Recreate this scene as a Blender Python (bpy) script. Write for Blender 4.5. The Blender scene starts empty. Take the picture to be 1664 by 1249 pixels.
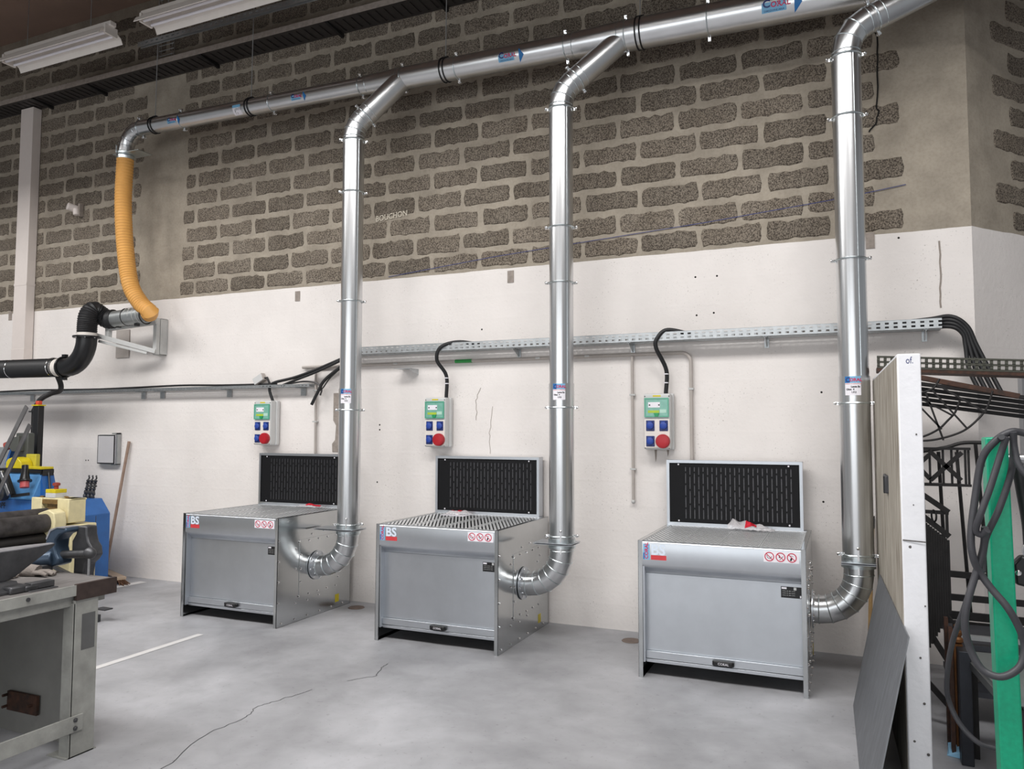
import bpy, math, random
from mathutils import Vector, Matrix
from math import sin, cos, pi, radians

scene = bpy.context.scene
col = scene.collection
random.seed(7)
V = Vector

# ------------------------------------------------------------------ camera
yaw, pitch, roll = 0.41361867, 0.06001893, 0.00160728
fw = V((-sin(yaw)*cos(pitch), cos(yaw)*cos(pitch), sin(pitch)))
rt = V((cos(yaw), sin(yaw), 0)); up = rt.cross(fw)
r2 = rt*cos(roll) + up*sin(roll); u2 = -rt*sin(roll) + up*cos(roll)
cd = bpy.data.cameras.new('camera'); camo = bpy.data.objects.new('camera', cd); col.objects.link(camo)
CAMLOC = V((0.41755, -6.21774, 1.63433))
Rm = Matrix((r2, u2, -fw)).transposed().to_4x4()
camo.matrix_world = Matrix.Translation(CAMLOC) @ Rm
cd.sensor_fit = 'HORIZONTAL'; cd.sensor_width = 36.0; cd.lens = 36.0*1244.13/1664
cd.clip_end = 100
scene.camera = camo

# ------------------------------------------------------------------ world, lights, exposure
w = bpy.data.worlds.new('world'); scene.world = w; w.use_nodes = True
bg = w.node_tree.nodes['Background']
bg.inputs[0].default_value = (0.92, 0.96, 1.0, 1); bg.inputs[1].default_value = 0.34

def area_light(name, loc, rot, sx, sy, energy, color=(1, .99, .975)):
    l = bpy.data.lights.new(name, 'AREA'); l.shape = 'RECTANGLE'; l.size = sx; l.size_y = sy
    l.energy = energy; l.color = color
    o = bpy.data.objects.new(name, l); col.objects.link(o); o.location = loc; o.rotation_euler = rot
    return o
# daylight of the four roof lights and of the windows in the opposite wall
SKY_X = (-9.6, -5.8, -2.0, 1.8)
for sx in SKY_X:
    area_light('skylight_daylight', (sx, -5.2, 6.60), (0, 0, 0), 3.0, 1.9, 300)
for wx in (-6.0, -2.0, 2.0):
    area_light('window_daylight', (wx, -12.9, 2.75), (radians(90), 0, 0), 3.6, 3.3, 105, (.93, .97, 1))

vs = scene.view_settings
vs.view_transform = 'Standard'; vs.look = 'None'; vs.gamma = 1.0; vs.use_curve_mapping = False
vs.exposure = -0.15

# ------------------------------------------------------------------ materials
def s2l(c):
    c /= 255.0
    return c/12.92 if c <= .04045 else ((c+.055)/1.055)**2.4
def rgb(r, g, b): return (s2l(r), s2l(g), s2l(b), 1)
def scl(c, k): return (min(1, c[0]*k), min(1, c[1]*k), min(1, c[2]*k), 1)
MATS = {}
def mat(name, c, rough=.6, metal=0, var=.12, scale=12, bump=0, bscale=80, spec=None, stretch=None, coord='Object', c2=None, rand=0):
    if name in MATS: return MATS[name]
    m = bpy.data.materials.new(name); m.use_nodes = True
    nt = m.node_tree; N = nt.nodes; L = nt.links
    b = N['Principled BSDF']
    b.inputs['Roughness'].default_value = rough; b.inputs['Metallic'].default_value = metal
    if spec is not None: b.inputs['Specular IOR Level'].default_value = spec
    tc = N.new('ShaderNodeTexCoord')
    src = tc.outputs[coord]
    if stretch:
        mp = N.new('ShaderNodeMapping'); mp.inputs['Scale'].default_value = stretch
        L.new(src, mp.inputs[0]); src = mp.outputs[0]
    nz = N.new('ShaderNodeTexNoise'); nz.inputs['Scale'].default_value = scale; nz.inputs['Detail'].default_value = 6
    nz.inputs['Roughness'].default_value = .6
    L.new(src, nz.inputs['Vector'])
    rp = N.new('ShaderNodeValToRGB')
    rp.color_ramp.elements[0].position = .3; rp.color_ramp.elements[1].position = .72
    rp.color_ramp.elements[0].color = scl(c, 1-var) if c2 is None else c2
    rp.color_ramp.elements[1].color = scl(c, 1+var) if c2 is None else c
    L.new(nz.outputs['Fac'], rp.inputs[0])
    out = rp.outputs[0]
    if rand:
        oi = N.new('ShaderNodeObjectInfo'); mr = N.new('ShaderNodeMapRange')
        mr.inputs['To Min'].default_value = 1-rand; mr.inputs['To Max'].default_value = 1+rand
        L.new(oi.outputs['Random'], mr.inputs['Value'])
        hs = N.new('ShaderNodeHueSaturation'); L.new(mr.outputs[0], hs.inputs['Value']); L.new(out, hs.inputs['Color']); out = hs.outputs[0]
    L.new(out, b.inputs['Base Color'])
    if bump:
        n2 = N.new('ShaderNodeTexNoise'); n2.inputs['Scale'].default_value = bscale; n2.inputs['Detail'].default_value = 5
        L.new(src, n2.inputs['Vector'])
        bp = N.new('ShaderNodeBump'); bp.inputs['Strength'].default_value = bump; bp.inputs['Distance'].default_value = .01
        L.new(n2.outputs['Fac'], bp.inputs['Height']); L.new(bp.outputs[0], b.inputs['Normal'])
    MATS[name] = m
    return m

galv = mat('galvanised_sheet', (.58, .605, .64, 1), .38, 1, .045, 5)
slatm = mat('grate_zinc', (.74, .75, .76, 1), .45, .7, .05, 20)
galv_side = mat('galvanised_side', (.55, .565, .57, 1), .17, 1, .05, 5)
duct = mat('spiral_duct_zinc', (.68, .69, .70, 1), .30, 1, .06, 5)
duct_v = mat('downpipe_zinc', (.68, .69, .70, 1), .30, 1, .16, 1.0, stretch=(55, 55, .25))
duct_d = mat('elbow_zinc', (.62, .63, .64, 1), .29, 1, .08, 9)
zinc = mat('bright_zinc_plate', (.66, .72, .74, 1), .30, 1, .08, 20)
chrome = mat('bright_bolt', (.85, .85, .85, 1), .15, 1, .03)
traym = mat('tray_galvanised', (.50, .52, .53, 1), .45, 1, .12, 25)
traydk = mat('tray_dusty', rgb(150, 140, 132), .7, .1, .2, 20)
black = mat('black_rubber', rgb(26, 26, 28), .5, 0, .2, 30)
blackp = mat('black_plastic', rgb(20, 20, 22), .35, 0, .15, 30)
filt = mat('black_filter_plate', rgb(13, 13, 16), .6, 0, .1, 20, spec=.25)
filtg = mat('filter_media', rgb(104, 104, 108), .9, 0, .2, 60)
shade_in = mat('painted_interior_shade', rgb(36, 36, 38), .5, .6, .15, 10)  # galvanised bench interior, its shade put into the colour
white_p = mat('white_print', rgb(235, 232, 238), .4, 0, .02)
white_pl = mat('white_trunking', rgb(222, 212, 206), .45, 0, .03, 8)
white_en = mat('white_enamel', rgb(226, 219, 212), .35, 0, .04, 8)
grey_pl = mat('grey_plastic', rgb(203, 203, 202), .4, 0, .03)
red_pl = mat('red_plastic', rgb(172, 24, 36), .35, 0, .06)
blue_pl = mat('blue_plastic', rgb(38, 70, 158), .4, 0, .08)
blue_dk = mat('dark_blue_plastic', rgb(26, 46, 110), .4, 0, .08)
yellow = mat('yellow_paint', rgb(212, 192, 22), .4, 0, .12, 20)
red_ink = mat('red_ink', rgb(205, 60, 66), .5, 0, .06)
redring = mat('sign_red', rgb(196, 24, 66), .5, 0, .03)
blue_ink = mat('blue_ink', rgb(28, 112, 178), .5, 0, .04)
lblue_ink = mat('pale_blue_ink', rgb(120, 178, 214), .5, 0, .06)
navy_ink = mat('navy_ink', rgb(36, 50, 112), .5, 0, .05)
mag_ink = mat('magenta_ink', rgb(196, 30, 84), .5, 0, .05)
black_ink = mat('black_ink', rgb(22, 22, 26), .5, 0, .05)
silver_ink = mat('silver_letters', rgb(216, 226, 240), .5, 0, .03)
chalk = mat('chalk', rgb(205, 196, 180), .95, 0, .1, 40)
chalkb = mat('blue_chalk', rgb(72, 76, 118), .95, 0, .2, 40)
crackm = mat('crack', rgb(18, 15, 13), .9, 0, .1)
hosem = mat('orange_hose', rgb(214, 158, 84), .5, 0, .08, 8)
iron = mat('black_iron', rgb(40, 38, 38), .55, .4, .25, 20)
ironr = mat('rusty_iron', rgb(92, 62, 48), .7, .3, .3, 25, c2=rgb(52, 42, 38))
steel = mat('bare_steel', (.45, .45, .46, 1), .4, 1, .2, 20)
steeld = mat('dark_steel', (.10, .10, .105, 1), .5, .8, .35, 9)
sheetm = mat('mill_scale_sheet', rgb(112, 114, 118), .5, .3, .22, 4, stretch=(6, 6, 1.2))
blue_m = mat('blue_machine_paint', rgb(42, 98, 166), .42, 0, .12, 8)
blue_m2 = mat('pale_blue_machine_paint', rgb(90, 150, 205), .42, 0, .12, 8)
cream = mat('cream_machine_paint', rgb(222, 210, 166), .5, 0, .1, 14)
oil = mat('oily_brown', rgb(120, 92, 48), .5, 0, .3, 30)
roller_m = mat('roller_steel', rgb(88, 84, 84), .55, .4, .35, 9, c2=rgb(46, 43, 42))
bench_gr = mat('worn_grey_paint', rgb(150, 150, 145), .6, 0, .2, 10, bump=.2, bscale=30)
bench_in = mat('grey_panel_paint', rgb(140, 139, 135), .65, 0, .12, 5)
wood_top = mat('dirty_bench_top', rgb(112, 108, 106), .6, .1, .25, 6, stretch=(8, 1.5, 1))
wood = mat('broom_wood', rgb(152, 128, 112), .7, 0, .2, 12)
woodp = mat('pale_lath', rgb(196, 160, 110), .7, 0, .15, 12)
bristle = mat('brown_bristle', rgb(96, 66, 48), .9, 0, .3, 60)
green = mat('green_hammer_paint', rgb(0, 150, 112), .35, 0, .12, 60)
greenw = mat('box_window_green', rgb(122, 176, 160), .15, 0, .1, 30)
greent = mat('green_tape', rgb(40, 140, 66), .6, 0, .1)
conduit_m = mat('pvc_conduit', rgb(176, 168, 162), .5, 0, .06, 10)
grey_br = mat('grey_bracket', rgb(190, 190, 188), .45, .1, .06, 12)
ltgrey = mat('light_grey_steel', rgb(170, 172, 172), .4, .5, .1, 12)
glove_m = mat('grey_cloth', rgb(126, 118, 112), .95, 0, .2, 30, bump=.4, bscale=120)
blue_pap = mat('pale_blue_paper', rgb(150, 200, 232), .8, 0, .05)
door_m = mat('grey_door_paint', rgb(150, 150, 152), .6, 0, .04, 4)
line_m = mat('floor_line_paint', rgb(206, 204, 203), .7, 0, .06, 14)
concrete_chip = mat('bare_chipped_concrete', rgb(150, 140, 132), .9, 0, .2, 20, bump=.4, bscale=60)
green_edge = mat('green_edge', rgb(60, 150, 120), .4, 0, .05)
paper_gr = mat('grey_sheet_pocket', rgb(190, 188, 190), .3, 0, .03)
vise_b = mat('blue_grey_paint', rgb(58, 74, 92), .4, .3, .2, 15)
vise_w = mat('worn_bright_steel', (.60, .60, .64, 1), .35, .9, .2, 12)

def bag_material():
    m = bpy.data.materials.new('clear_plastic_bag'); m.use_nodes = True
    nt = m.node_tree; N = nt.nodes; L = nt.links; b = N['Principled BSDF']
    b.inputs['Base Color'].default_value = rgb(222, 218, 220); b.inputs['Roughness'].default_value = .18
    nz = N.new('ShaderNodeTexNoise'); nz.inputs['Scale'].default_value = 22
    mr = N.new('ShaderNodeMapRange'); mr.inputs['To Min'].default_value = .25; mr.inputs['To Max'].default_value = .75
    L.new(nz.outputs['Fac'], mr.inputs['Value']); L.new(mr.outputs[0], b.inputs['Alpha'])
    return m
bagm = bag_material()

# walls: one painted limit at z = 3.09: white paint below, bare mortar above; faint block courses under the paint
def wall_material(name):
    m = bpy.data.materials.new(name); m.use_nodes = True
    nt = m.node_tree; N = nt.nodes; L = nt.links; b = N['Principled BSDF']
    b.inputs['Roughness'].default_value = .85
    tc = N.new('ShaderNodeTexCoord'); src = tc.outputs['Object']
    sep = N.new('ShaderNodeSeparateXYZ'); L.new(src, sep.inputs[0])
    def noise(sc, det=5, rough=.6):
        n = N.new('ShaderNodeTexNoise'); n.inputs['Scale'].default_value = sc; n.inputs['Detail'].default_value = det
        n.inputs['Roughness'].default_value = rough; L.new(src, n.inputs['Vector']); return n
    def ramp(inp, p0, c0, p1, c1):
        r = N.new('ShaderNodeValToRGB'); e = r.color_ramp.elements
        e[0].position = p0; e[0].color = c0; e[1].position = p1; e[1].color = c1
        L.new(inp, r.inputs[0]); return r
    def mix(f, a, bb, mode='MIX'):
        x = N.new('ShaderNodeMix'); x.data_type = 'RGBA'; x.blend_type = mode
        if isinstance(f, float): x.inputs[0].default_value = f
        else: L.new(f, x.inputs[0])
        L.new(a, x.inputs[6]); L.new(bb, x.inputs[7]); return x.outputs[2]
    # mortar
    mo = ramp(noise(3.2).outputs[0], .32, rgb(142, 133, 120), .7, rgb(172, 162, 147))
    ms = ramp(noise(45, 3).outputs[0], .35, (.8, .78, .76, 1), .55, (1, 1, 1, 1))
    mortar = mix(.5, mo.outputs[0], ms.outputs[0], 'MULTIPLY')
    # paint
    pa = ramp(noise(1.1).outputs[0], .3, rgb(222, 216, 212), .7, rgb(236, 230, 226))
    sp = ramp(noise(75, 2, .5).outputs[0], .31, (.55, .53, .52, 1), .36, (1, 1, 1, 1))
    msk = ramp(noise(2.4, 4).outputs[0], .46, (0, 0, 0, 1), .66, (1, 1, 1, 1))
    paint = mix(msk.outputs[0], pa.outputs[0], mix(1.0, pa.outputs[0], sp.outputs[0], 'MULTIPLY'))
    st = ramp(noise(.55, 4).outputs[0], .56, (1, 1, 1, 1), .74, (.86, .84, .83, 1))
    paint = mix(1.0, paint, st.outputs[0], 'MULTIPLY')
    # limit, a little wavy
    wv = noise(3.0, 2); ml = N.new('ShaderNodeMath'); ml.operation = 'MULTIPLY_ADD'
    ml.inputs[1].default_value = .02; L.new(wv.outputs[0], ml.inputs[0]); L.new(sep.outputs['Z'], ml.inputs[2])
    gt = N.new('ShaderNodeMath'); gt.operation = 'GREATER_THAN'; gt.inputs[1].default_value = 3.099
    L.new(ml.outputs[0], gt.inputs[0])
    L.new(mix(gt.outputs[0], paint, mortar), b.inputs['Base Color'])
    # relief
    mp = N.new('ShaderNodeMapping'); mp.inputs['Rotation'].default_value = (radians(90), 0, 0); L.new(src, mp.inputs[0])
    br = N.new('ShaderNodeTexBrick'); br.inputs['Scale'].default_value = 1.0
    br.inputs['Brick Width'].default_value = .497; br.inputs['Row Height'].default_value = .2035
    br.inputs['Mortar Size'].default_value = .02; br.inputs['Mortar Smooth'].default_value = 1.0
    br.inputs['Color1'].default_value = br.inputs['Color2'].default_value = (.44, .44, .44, 1); br.inputs['Mortar'].default_value = (.58, .58, .58, 1)
    L.new(mp.outputs[0], br.inputs['Vector'])
    hb = mix(.55, br.outputs[0], noise(28, 4).outputs[1])
    bp = N.new('ShaderNodeBump'); bp.inputs['Strength'].default_value = .5; bp.inputs['Distance'].default_value = .012
    L.new(hb, bp.inputs['Height']); L.new(bp.outputs[0], b.inputs['Normal'])
    return m
wallm = wall_material('painted_block_wall')

def block_material():
    m = bpy.data.materials.new('concrete_block'); m.use_nodes = True
    nt = m.node_tree; N = nt.nodes; L = nt.links; b = N['Principled BSDF']
    b.inputs['Roughness'].default_value = .95; b.inputs['Specular IOR Level'].default_value = .2
    ge = N.new('ShaderNodeNewGeometry')
    n1 = N.new('ShaderNodeTexNoise'); n1.inputs['Scale'].default_value = 105; n1.inputs['Detail'].default_value = 2
    n2 = N.new('ShaderNodeTexNoise'); n2.inputs['Scale'].default_value = 3; n2.inputs['Detail'].default_value = 3
    L.new(ge.outputs['Position'], n1.inputs['Vector']); L.new(ge.outputs['Position'], n2.inputs['Vector'])
    r1 = N.new('ShaderNodeValToRGB'); e = r1.color_ramp.elements
    e[0].position = .36; e[0].color = rgb(74, 67, 61); e[1].position = .62; e[1].color = rgb(147, 137, 124)
    L.new(n1.outputs[0], r1.inputs[0])
    r2_ = N.new('ShaderNodeValToRGB'); e = r2_.color_ramp.elements
    e[0].position = .3; e[0].color = (.78, .76, .74, 1); e[1].position = .7; e[1].color = (1, 1, 1, 1)
    L.new(n2.outputs[0], r2_.inputs[0])
    x = N.new('ShaderNodeMix'); x.data_type = 'RGBA'; x.blend_type = 'MULTIPLY'; x.inputs[0].default_value = 1
    L.new(r1.outputs[0], x.inputs[6]); L.new(r2_.outputs[0], x.inputs[7])
    oi = N.new('ShaderNodeObjectInfo'); mr = N.new('ShaderNodeMapRange'); mr.inputs['To Min'].default_value = .84; mr.inputs['To Max'].default_value = 1.14
    L.new(oi.outputs['Random'], mr.inputs['Value'])
    hs = N.new('ShaderNodeHueSaturation'); L.new(mr.outputs[0], hs.inputs['Value']); L.new(x.outputs[2], hs.inputs['Color'])
    L.new(hs.outputs[0], b.inputs['Base Color'])
    bp = N.new('ShaderNodeBump'); bp.inputs['Strength'].default_value = .7; bp.inputs['Distance'].default_value = .006
    L.new(n1.outputs[0], bp.inputs['Height']); L.new(bp.outputs[0], b.inputs['Normal'])
    return m
blockm = block_material()

def floor_material():
    m = bpy.data.materials.new('polished_concrete_floor'); m.use_nodes = True
    nt = m.node_tree; N = nt.nodes; L = nt.links; b = N['Principled BSDF']
    tc = N.new('ShaderNodeTexCoord'); src = tc.outputs['Object']
    def noise(sc, det=6):
        n = N.new('ShaderNodeTexNoise'); n.inputs['Scale'].default_value = sc; n.inputs['Detail'].default_value = det
        n.inputs['Distortion'].default_value = .6
        L.new(src, n.inputs['Vector']); return n.outputs[0]
    def ramp(inp, p0, c0, p1, c1):
        r = N.new('ShaderNodeValToRGB'); e = r.color_ramp.elements
        e[0].position = p0; e[0].color = c0; e[1].position = p1; e[1].color = c1
        L.new(inp, r.inputs[0]); return r.outputs[0]
    def mul(a, bb, f=1.0):
        x = N.new('ShaderNodeMix'); x.data_type = 'RGBA'; x.blend_type = 'MULTIPLY'; x.inputs[0].default_value = f
        L.new(a, x.inputs[6]); L.new(bb, x.inputs[7]); return x.outputs[2]
    c = ramp(noise(.7), .3, rgb(140, 140, 143), .72, rgb(186, 186, 190))
    c = mul(c, ramp(noise(2.6), .3, (.82, .82, .82, 1), .62, (1, 1, 1, 1)))
    c = mul(c, ramp(noise(9), .3, (.92, .92, .92, 1), .6, (1, 1, 1, 1)))
    c = mul(c, ramp(noise(38, 3), .27, (.7, .69, .68, 1), .36, (1, 1, 1, 1)), .7)
    L.new(c, b.inputs['Base Color'])
    L.new(ramp(noise(1.7), .3, (.38, .38, .38, 1), .7, (.6, .6, .6, 1)), b.inputs['Roughness'])
    return m
floorm = floor_material()
ceilm = mat('brown_ceiling', rgb(136, 112, 98), .9, 0, .08, 3)
farwall = mat('far_hall_wall', rgb(170, 166, 160), .9, 0, .06, 1)
glassm = mat('daylit_pane', rgb(230, 235, 240), .3, 0, .01)

# ------------------------------------------------------------------ mesh helpers
ORG = {}
def link(o, parent=None):
    col.objects.link(o)
    if parent is not None: o.parent = parent
    return o
def root(name, label, cat, loc=(0, 0, 0), group=None):
    o = bpy.data.objects.new(name, None); o.empty_display_size = .05; link(o); o.location = loc
    o['label'] = label; o['category'] = cat
    if group: o['group'] = group
    ORG[o] = V(loc); return o
def tag(o, label, cat, group=None):
    o['label'] = label; o['category'] = cat
    if group: o['group'] = group
    return o
def struct(o): o['kind'] = 'structure'; return o

def basis(d, hint=V((0, 0, 1))):
    d = d.normalized()
    if abs(d.dot(hint)) > .98: hint = V((1, 0, 0)) if abs(d.x) < .9 else V((0, 1, 0))
    a = hint.cross(d).normalized(); return a, d.cross(a).normalized(), d

class M:
    def __init__(s): s.v = []; s.f = []
    def add(s, vs, fs):
        n = len(s.v); s.v += [V(p) for p in vs]; s.f += [tuple(i+n for i in f) for f in fs]; return s
    def box(s, a, b):
        x0, y0, z0 = a; x1, y1, z1 = b
        return s.add([(x0,y0,z0),(x1,y0,z0),(x1,y1,z0),(x0,y1,z0),(x0,y0,z1),(x1,y0,z1),(x1,y1,z1),(x0,y1,z1)],
                     [(0,3,2,1),(4,5,6,7),(0,1,5,4),(1,2,6,5),(2,3,7,6),(3,0,4,7)])
    def bar(s, p, q, w, h, hint=(0, 0, 1)):
        p, q = V(p), V(q); a, b, d = basis(q-p, V(hint)); a = a*w/2; b = b*h/2
        return s.add([p-a-b,p+a-b,p+a+b,p-a+b,q-a-b,q+a-b,q+a+b,q-a+b],
                     [(0,3,2,1),(4,5,6,7),(0,1,5,4),(1,2,6,5),(2,3,7,6),(3,0,4,7)])
    def quad(s, *p): return s.add(p, [tuple(range(len(p)))])
    def tube(s, pts, r, n=12, cap=True):
        pts = [V(p) for p in pts]; m = len(pts)
        rs = r if isinstance(r, (list, tuple)) else [r]*m
        t0 = (pts[1]-pts[0]).normalized(); a, b, _ = basis(t0)
        base = len(s.v); pt = t0
        for i, p in enumerate(pts):
            t = (pts[min(i+1, m-1)]-pts[max(i-1, 0)]).normalized()
            q = pt.rotation_difference(t); a = q @ a; b = q @ b; pt = t
            # mitre: keep the radius across bends
            s.v += [p + (a*cos(2*pi*k/n)+b*sin(2*pi*k/n))*rs[i] for k in range(n)]
        for i in range(m-1):
            for k in range(n):
                k2 = (k+1) % n; o = base+i*n
                s.f.append((o+k, o+k2, o+n+k2, o+n+k))
        if cap:
            s.f.append(tuple(base+k for k in reversed(range(n)))); s.f.append(tuple(base+(m-1)*n+k for k in range(n)))
        return s
    def lathe(s, p, axis, prof, n=20, closed=False):
        p = V(p); a, b, d = basis(V(axis)); base = len(s.v); m = len(prof)
        for r, h in prof:
            s.v += [p+d*h+(a*cos(2*pi*k/n)+b*sin(2*pi*k/n))*r for k in range(n)]
        for i in range(m if closed else m-1):
            j = (i+1) % m
            for k in range(n):
                k2 = (k+1) % n; s.f.append((base+i*n+k, base+i*n+k2, base+j*n+k2, base+j*n+k))
        if not closed:
            if prof[0][0] > 1e-6: s.f.append(tuple(base+k for k in reversed(range(n))))
            if prof[-1][0] > 1e-6: s.f.append(tuple(base+(m-1)*n+k for k in range(n)))
        return s
    def ring(s, p, axis, ri, ro, h, n=24):
        return s.lathe(p, axis, [(ri, -h/2), (ro, -h/2), (ro, h/2), (ri, h/2)], n, True)
    def torus(s, p, axis, R, r, n=24, k=8):
        return s.lathe(p, axis, [(R+r*cos(2*pi*i/k), r*sin(2*pi*i/k)) for i in range(k)], n, True)
    def ball(s, p, r, n=10, k=6, sc=(1, 1, 1)):
        p = V(p); base = len(s.v)
        s.v.append(p+V((0, 0, -r*sc[2])))
        for i in range(1, k):
            t = -pi/2+pi*i/k
            s.v += [p+V((r*sc[0]*cos(t)*cos(2*pi*j/n), r*sc[1]*cos(t)*sin(2*pi*j/n), r*sc[2]*sin(t))) for j in range(n)]
        s.v.append(p+V((0, 0, r*sc[2])))
        for j in range(n):
            j2 = (j+1) % n
            s.f.append((base, base+1+j2, base+1+j))
            for i in range(k-2): s.f.append((base+1+i*n+j, base+1+i*n+j2, base+1+(i+1)*n+j2, base+1+(i+1)*n+j))
            s.f.append((base+1+(k-2)*n+j, base+1+(k-2)*n+j2, base+1+(k-1)*n))
        return s
    def prism(s, poly, fn, d):
        # poly: 2D outline, fn maps it to 3D, d: extrusion vector
        n = len(poly); A = [V(fn(*p)) for p in poly]; d = V(d); B = [p+d for p in A]
        return s.add(A+B, [tuple(range(n)), tuple(range(2*n-1, n-1, -1))]+[(i, i+n, (i+1) % n+n, (i+1) % n) for i in range(n)])
    def mesh(s, name, org=V((0, 0, 0)), smooth=True, angle=35):
        me = bpy.data.meshes.new(name); me.from_pydata([tuple(p-org) for p in s.v], [], s.f)
        me.validate(); me.update()
        import bmesh
        bm = bmesh.new(); bm.from_mesh(me); bmesh.ops.recalc_face_normals(bm, faces=bm.faces); bm.to_mesh(me); bm.free()
        if smooth:
            me.polygons.foreach_set('use_smooth', [True]*len(me.polygons)); me.set_sharp_from_angle(angle=radians(angle))
        return me
    def build(s, name, material, parent=None, bevel=0, smooth=True, angle=35, seg=2):
        org = ORG.get(parent, V((0, 0, 0))) if parent is not None else V((0, 0, 0))
        me = s.mesh(name, org, smooth, angle); me.materials.append(material)
        o = link(bpy.data.objects.new(name, me), parent); ORG[o] = org
        if bevel:
            b = o.modifiers.new('bevel', 'BEVEL'); b.width = bevel; b.segments = seg; b.limit_method = 'ANGLE'; b.angle_limit = radians(40)
            b.harden_normals = False
        return o
def shared(name, me, parent, loc):
    o = link(bpy.data.objects.new(name, me), parent); o.location = V(loc)-ORG.get(parent, V((0, 0, 0))); return o
def center_top(o):
    # top-level mesh: move its origin to the middle of its base
    me = o.data; xs = [v.co for v in me.vertices]
    c = V((sum(p.x for p in xs)/len(xs), sum(p.y for p in xs)/len(xs), min(p.z for p in xs)))
    me.transform(Matrix.Translation(-c)); o.location = c; ORG[o] = c; return o
def solo(m, name, material, label, cat, group=None, **k):
    o = m.build(name, material, None, **k); center_top(o); tag(o, label, cat, group); return o

def spline(pts, k=8):
    pts = [V(p) for p in pts]; out = []
    P = [pts[0]*2-pts[1]]+pts+[pts[-1]*2-pts[-2]]
    for i in range(1, len(P)-2):
        for j in range(k):
            t = j/k; a, b, c, d = P[i-1], P[i], P[i+1], P[i+2]
            out.append(.5*((2*b)+(c-a)*t+(2*a-5*b+4*c-d)*t*t+(3*b-a-3*c+d)*t**3))
    out.append(pts[-1]); return out

def text(name, body, size, material, parent, fn, align='LEFT', bold=0):
    cu = bpy.data.curves.new(name, 'FONT'); cu.body = body; cu.size = size; cu.align_x = align; cu.resolution_u = 3; cu.offset = bold
    t = bpy.data.objects.new('tmp_text', cu); col.objects.link(t)
    dg = bpy.context.evaluated_depsgraph_get(); me = bpy.data.meshes.new_from_object(t.evaluated_get(dg))
    bpy.data.objects.remove(t); bpy.data.curves.remove(cu)
    org = ORG.get(parent, V((0, 0, 0)))
    for v in me.vertices: v.co = V(fn(v.co.x, v.co.y))-org
    me.materials.clear(); me.materials.append(material); me.name = name; me.update()
    o = link(bpy.data.objects.new(name, me), parent); ORG[o] = org; return o
def cyl_map(p, axis, e1, r):
    # (s, t) -> point on a cylinder: s around from e1, t along the axis
    p, axis, e1 = V(p), V(axis).normalized(), V(e1); e1 = (e1-axis*e1.dot(axis)).normalized(); e2 = axis.cross(e1)
    return lambda s_, t_, rr=r: p+axis*t_+(e1*cos(s_/r)+e2*sin(s_/r))*rr
def patch(m, fn, s0, s1, t0, t1, n=8):
    b = len(m.v)
    for i in range(n+1):
        s_ = s0+(s1-s0)*i/n; m.v += [fn(s_, t0), fn(s_, t1)]
    m.f += [(b+2*i, b+2*i+2, b+2*i+3, b+2*i+1) for i in range(n)]; return m
def copy_tree(o, parent=None):
    c = o.copy(); col.objects.link(c); c.parent = parent
    for ch in list(o.children): copy_tree(ch, c)
    return c

# ================================================================== THE ROOM
o = struct(M().box((-16, -13.2, -.15), (9, 4.5, 0)).build('floor', floorm)); FLOOR = o
o['label'] = 'grey polished concrete workshop floor'
c = M().box((-16, -13.2, 6.63), (9, 4.5, 6.8)); CEIL = struct(c.build('ceiling', ceilm))
WB = struct(M().box((-16, 0, 0), (1.25, .2, 6.63)).build('wall_back', wallm))
WB['label'] = 'bare block wall painted white up to about three metres'
# angled wall beyond the corner, built in its own frame
dr = V((.636, .772, 0)).normalized(); nr = V((dr.y, -dr.x, 0))
WR = struct(M().box((0, 0, 0), (4.6, .2, 6.63)).build('wall_right', wallm))
WR.location = (1.25, 0, 0); WR.rotation_euler = (0, 0, math.atan2(dr.y, dr.x))
# opposite end of the hall, behind the camera, with its windows
fwm = M()
xs = [-16, -7.8, -4.2, -3.8, -.2, .2, 3.8, 9]
for i in range(7):
    if i % 2 == 0: fwm.box((xs[i], -13.2, 0), (xs[i+1], -13, 6.63))
    else:
        fwm.box((xs[i], -13.2, 0), (xs[i+1], -13, 1.1)); fwm.box((xs[i], -13.2, 4.4), (xs[i+1], -13, 6.63))
struct(fwm.build('wall_front', farwall))
for k, wx in enumerate((-6.0, -2.0, 2.0)):
    wn = struct(M().box((wx-1.8, -13.16, 1.1), (wx+1.8, -13.14, 4.4)).build('window_%d' % (k+1), glassm))
    fr = M()
    for dx in (-1.78, -.6, .6, 1.78): fr.box((wx+dx-.02, -13.14, 1.1), (wx+dx+.02, -13.08, 4.4))
    for z in (1.12, 2.75, 4.38): fr.box((wx-1.8, -13.14, z-.02), (wx+1.8, -13.08, z+.02))
    fr.build('window_frame', ltgrey, wn)
for k, sx in enumerate(SKY_X):
    wn = struct(M().box((sx-1.5, -6.15, 6.615), (sx+1.5, -4.25, 6.625)).build('window_%d' % (k+4), glassm))

# unseen girder, added to keep the roof lights off the top of the wall
solo(M().box((-16, -2.7, 5.5), (9, -2.45, 6.63)), 'added_shade_girder', mat('added_girder_grey', rgb(120, 112, 104), .9, 0, .1, 4), 'added out-of-view girder that shades the top of the wall', 'girder')
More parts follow.
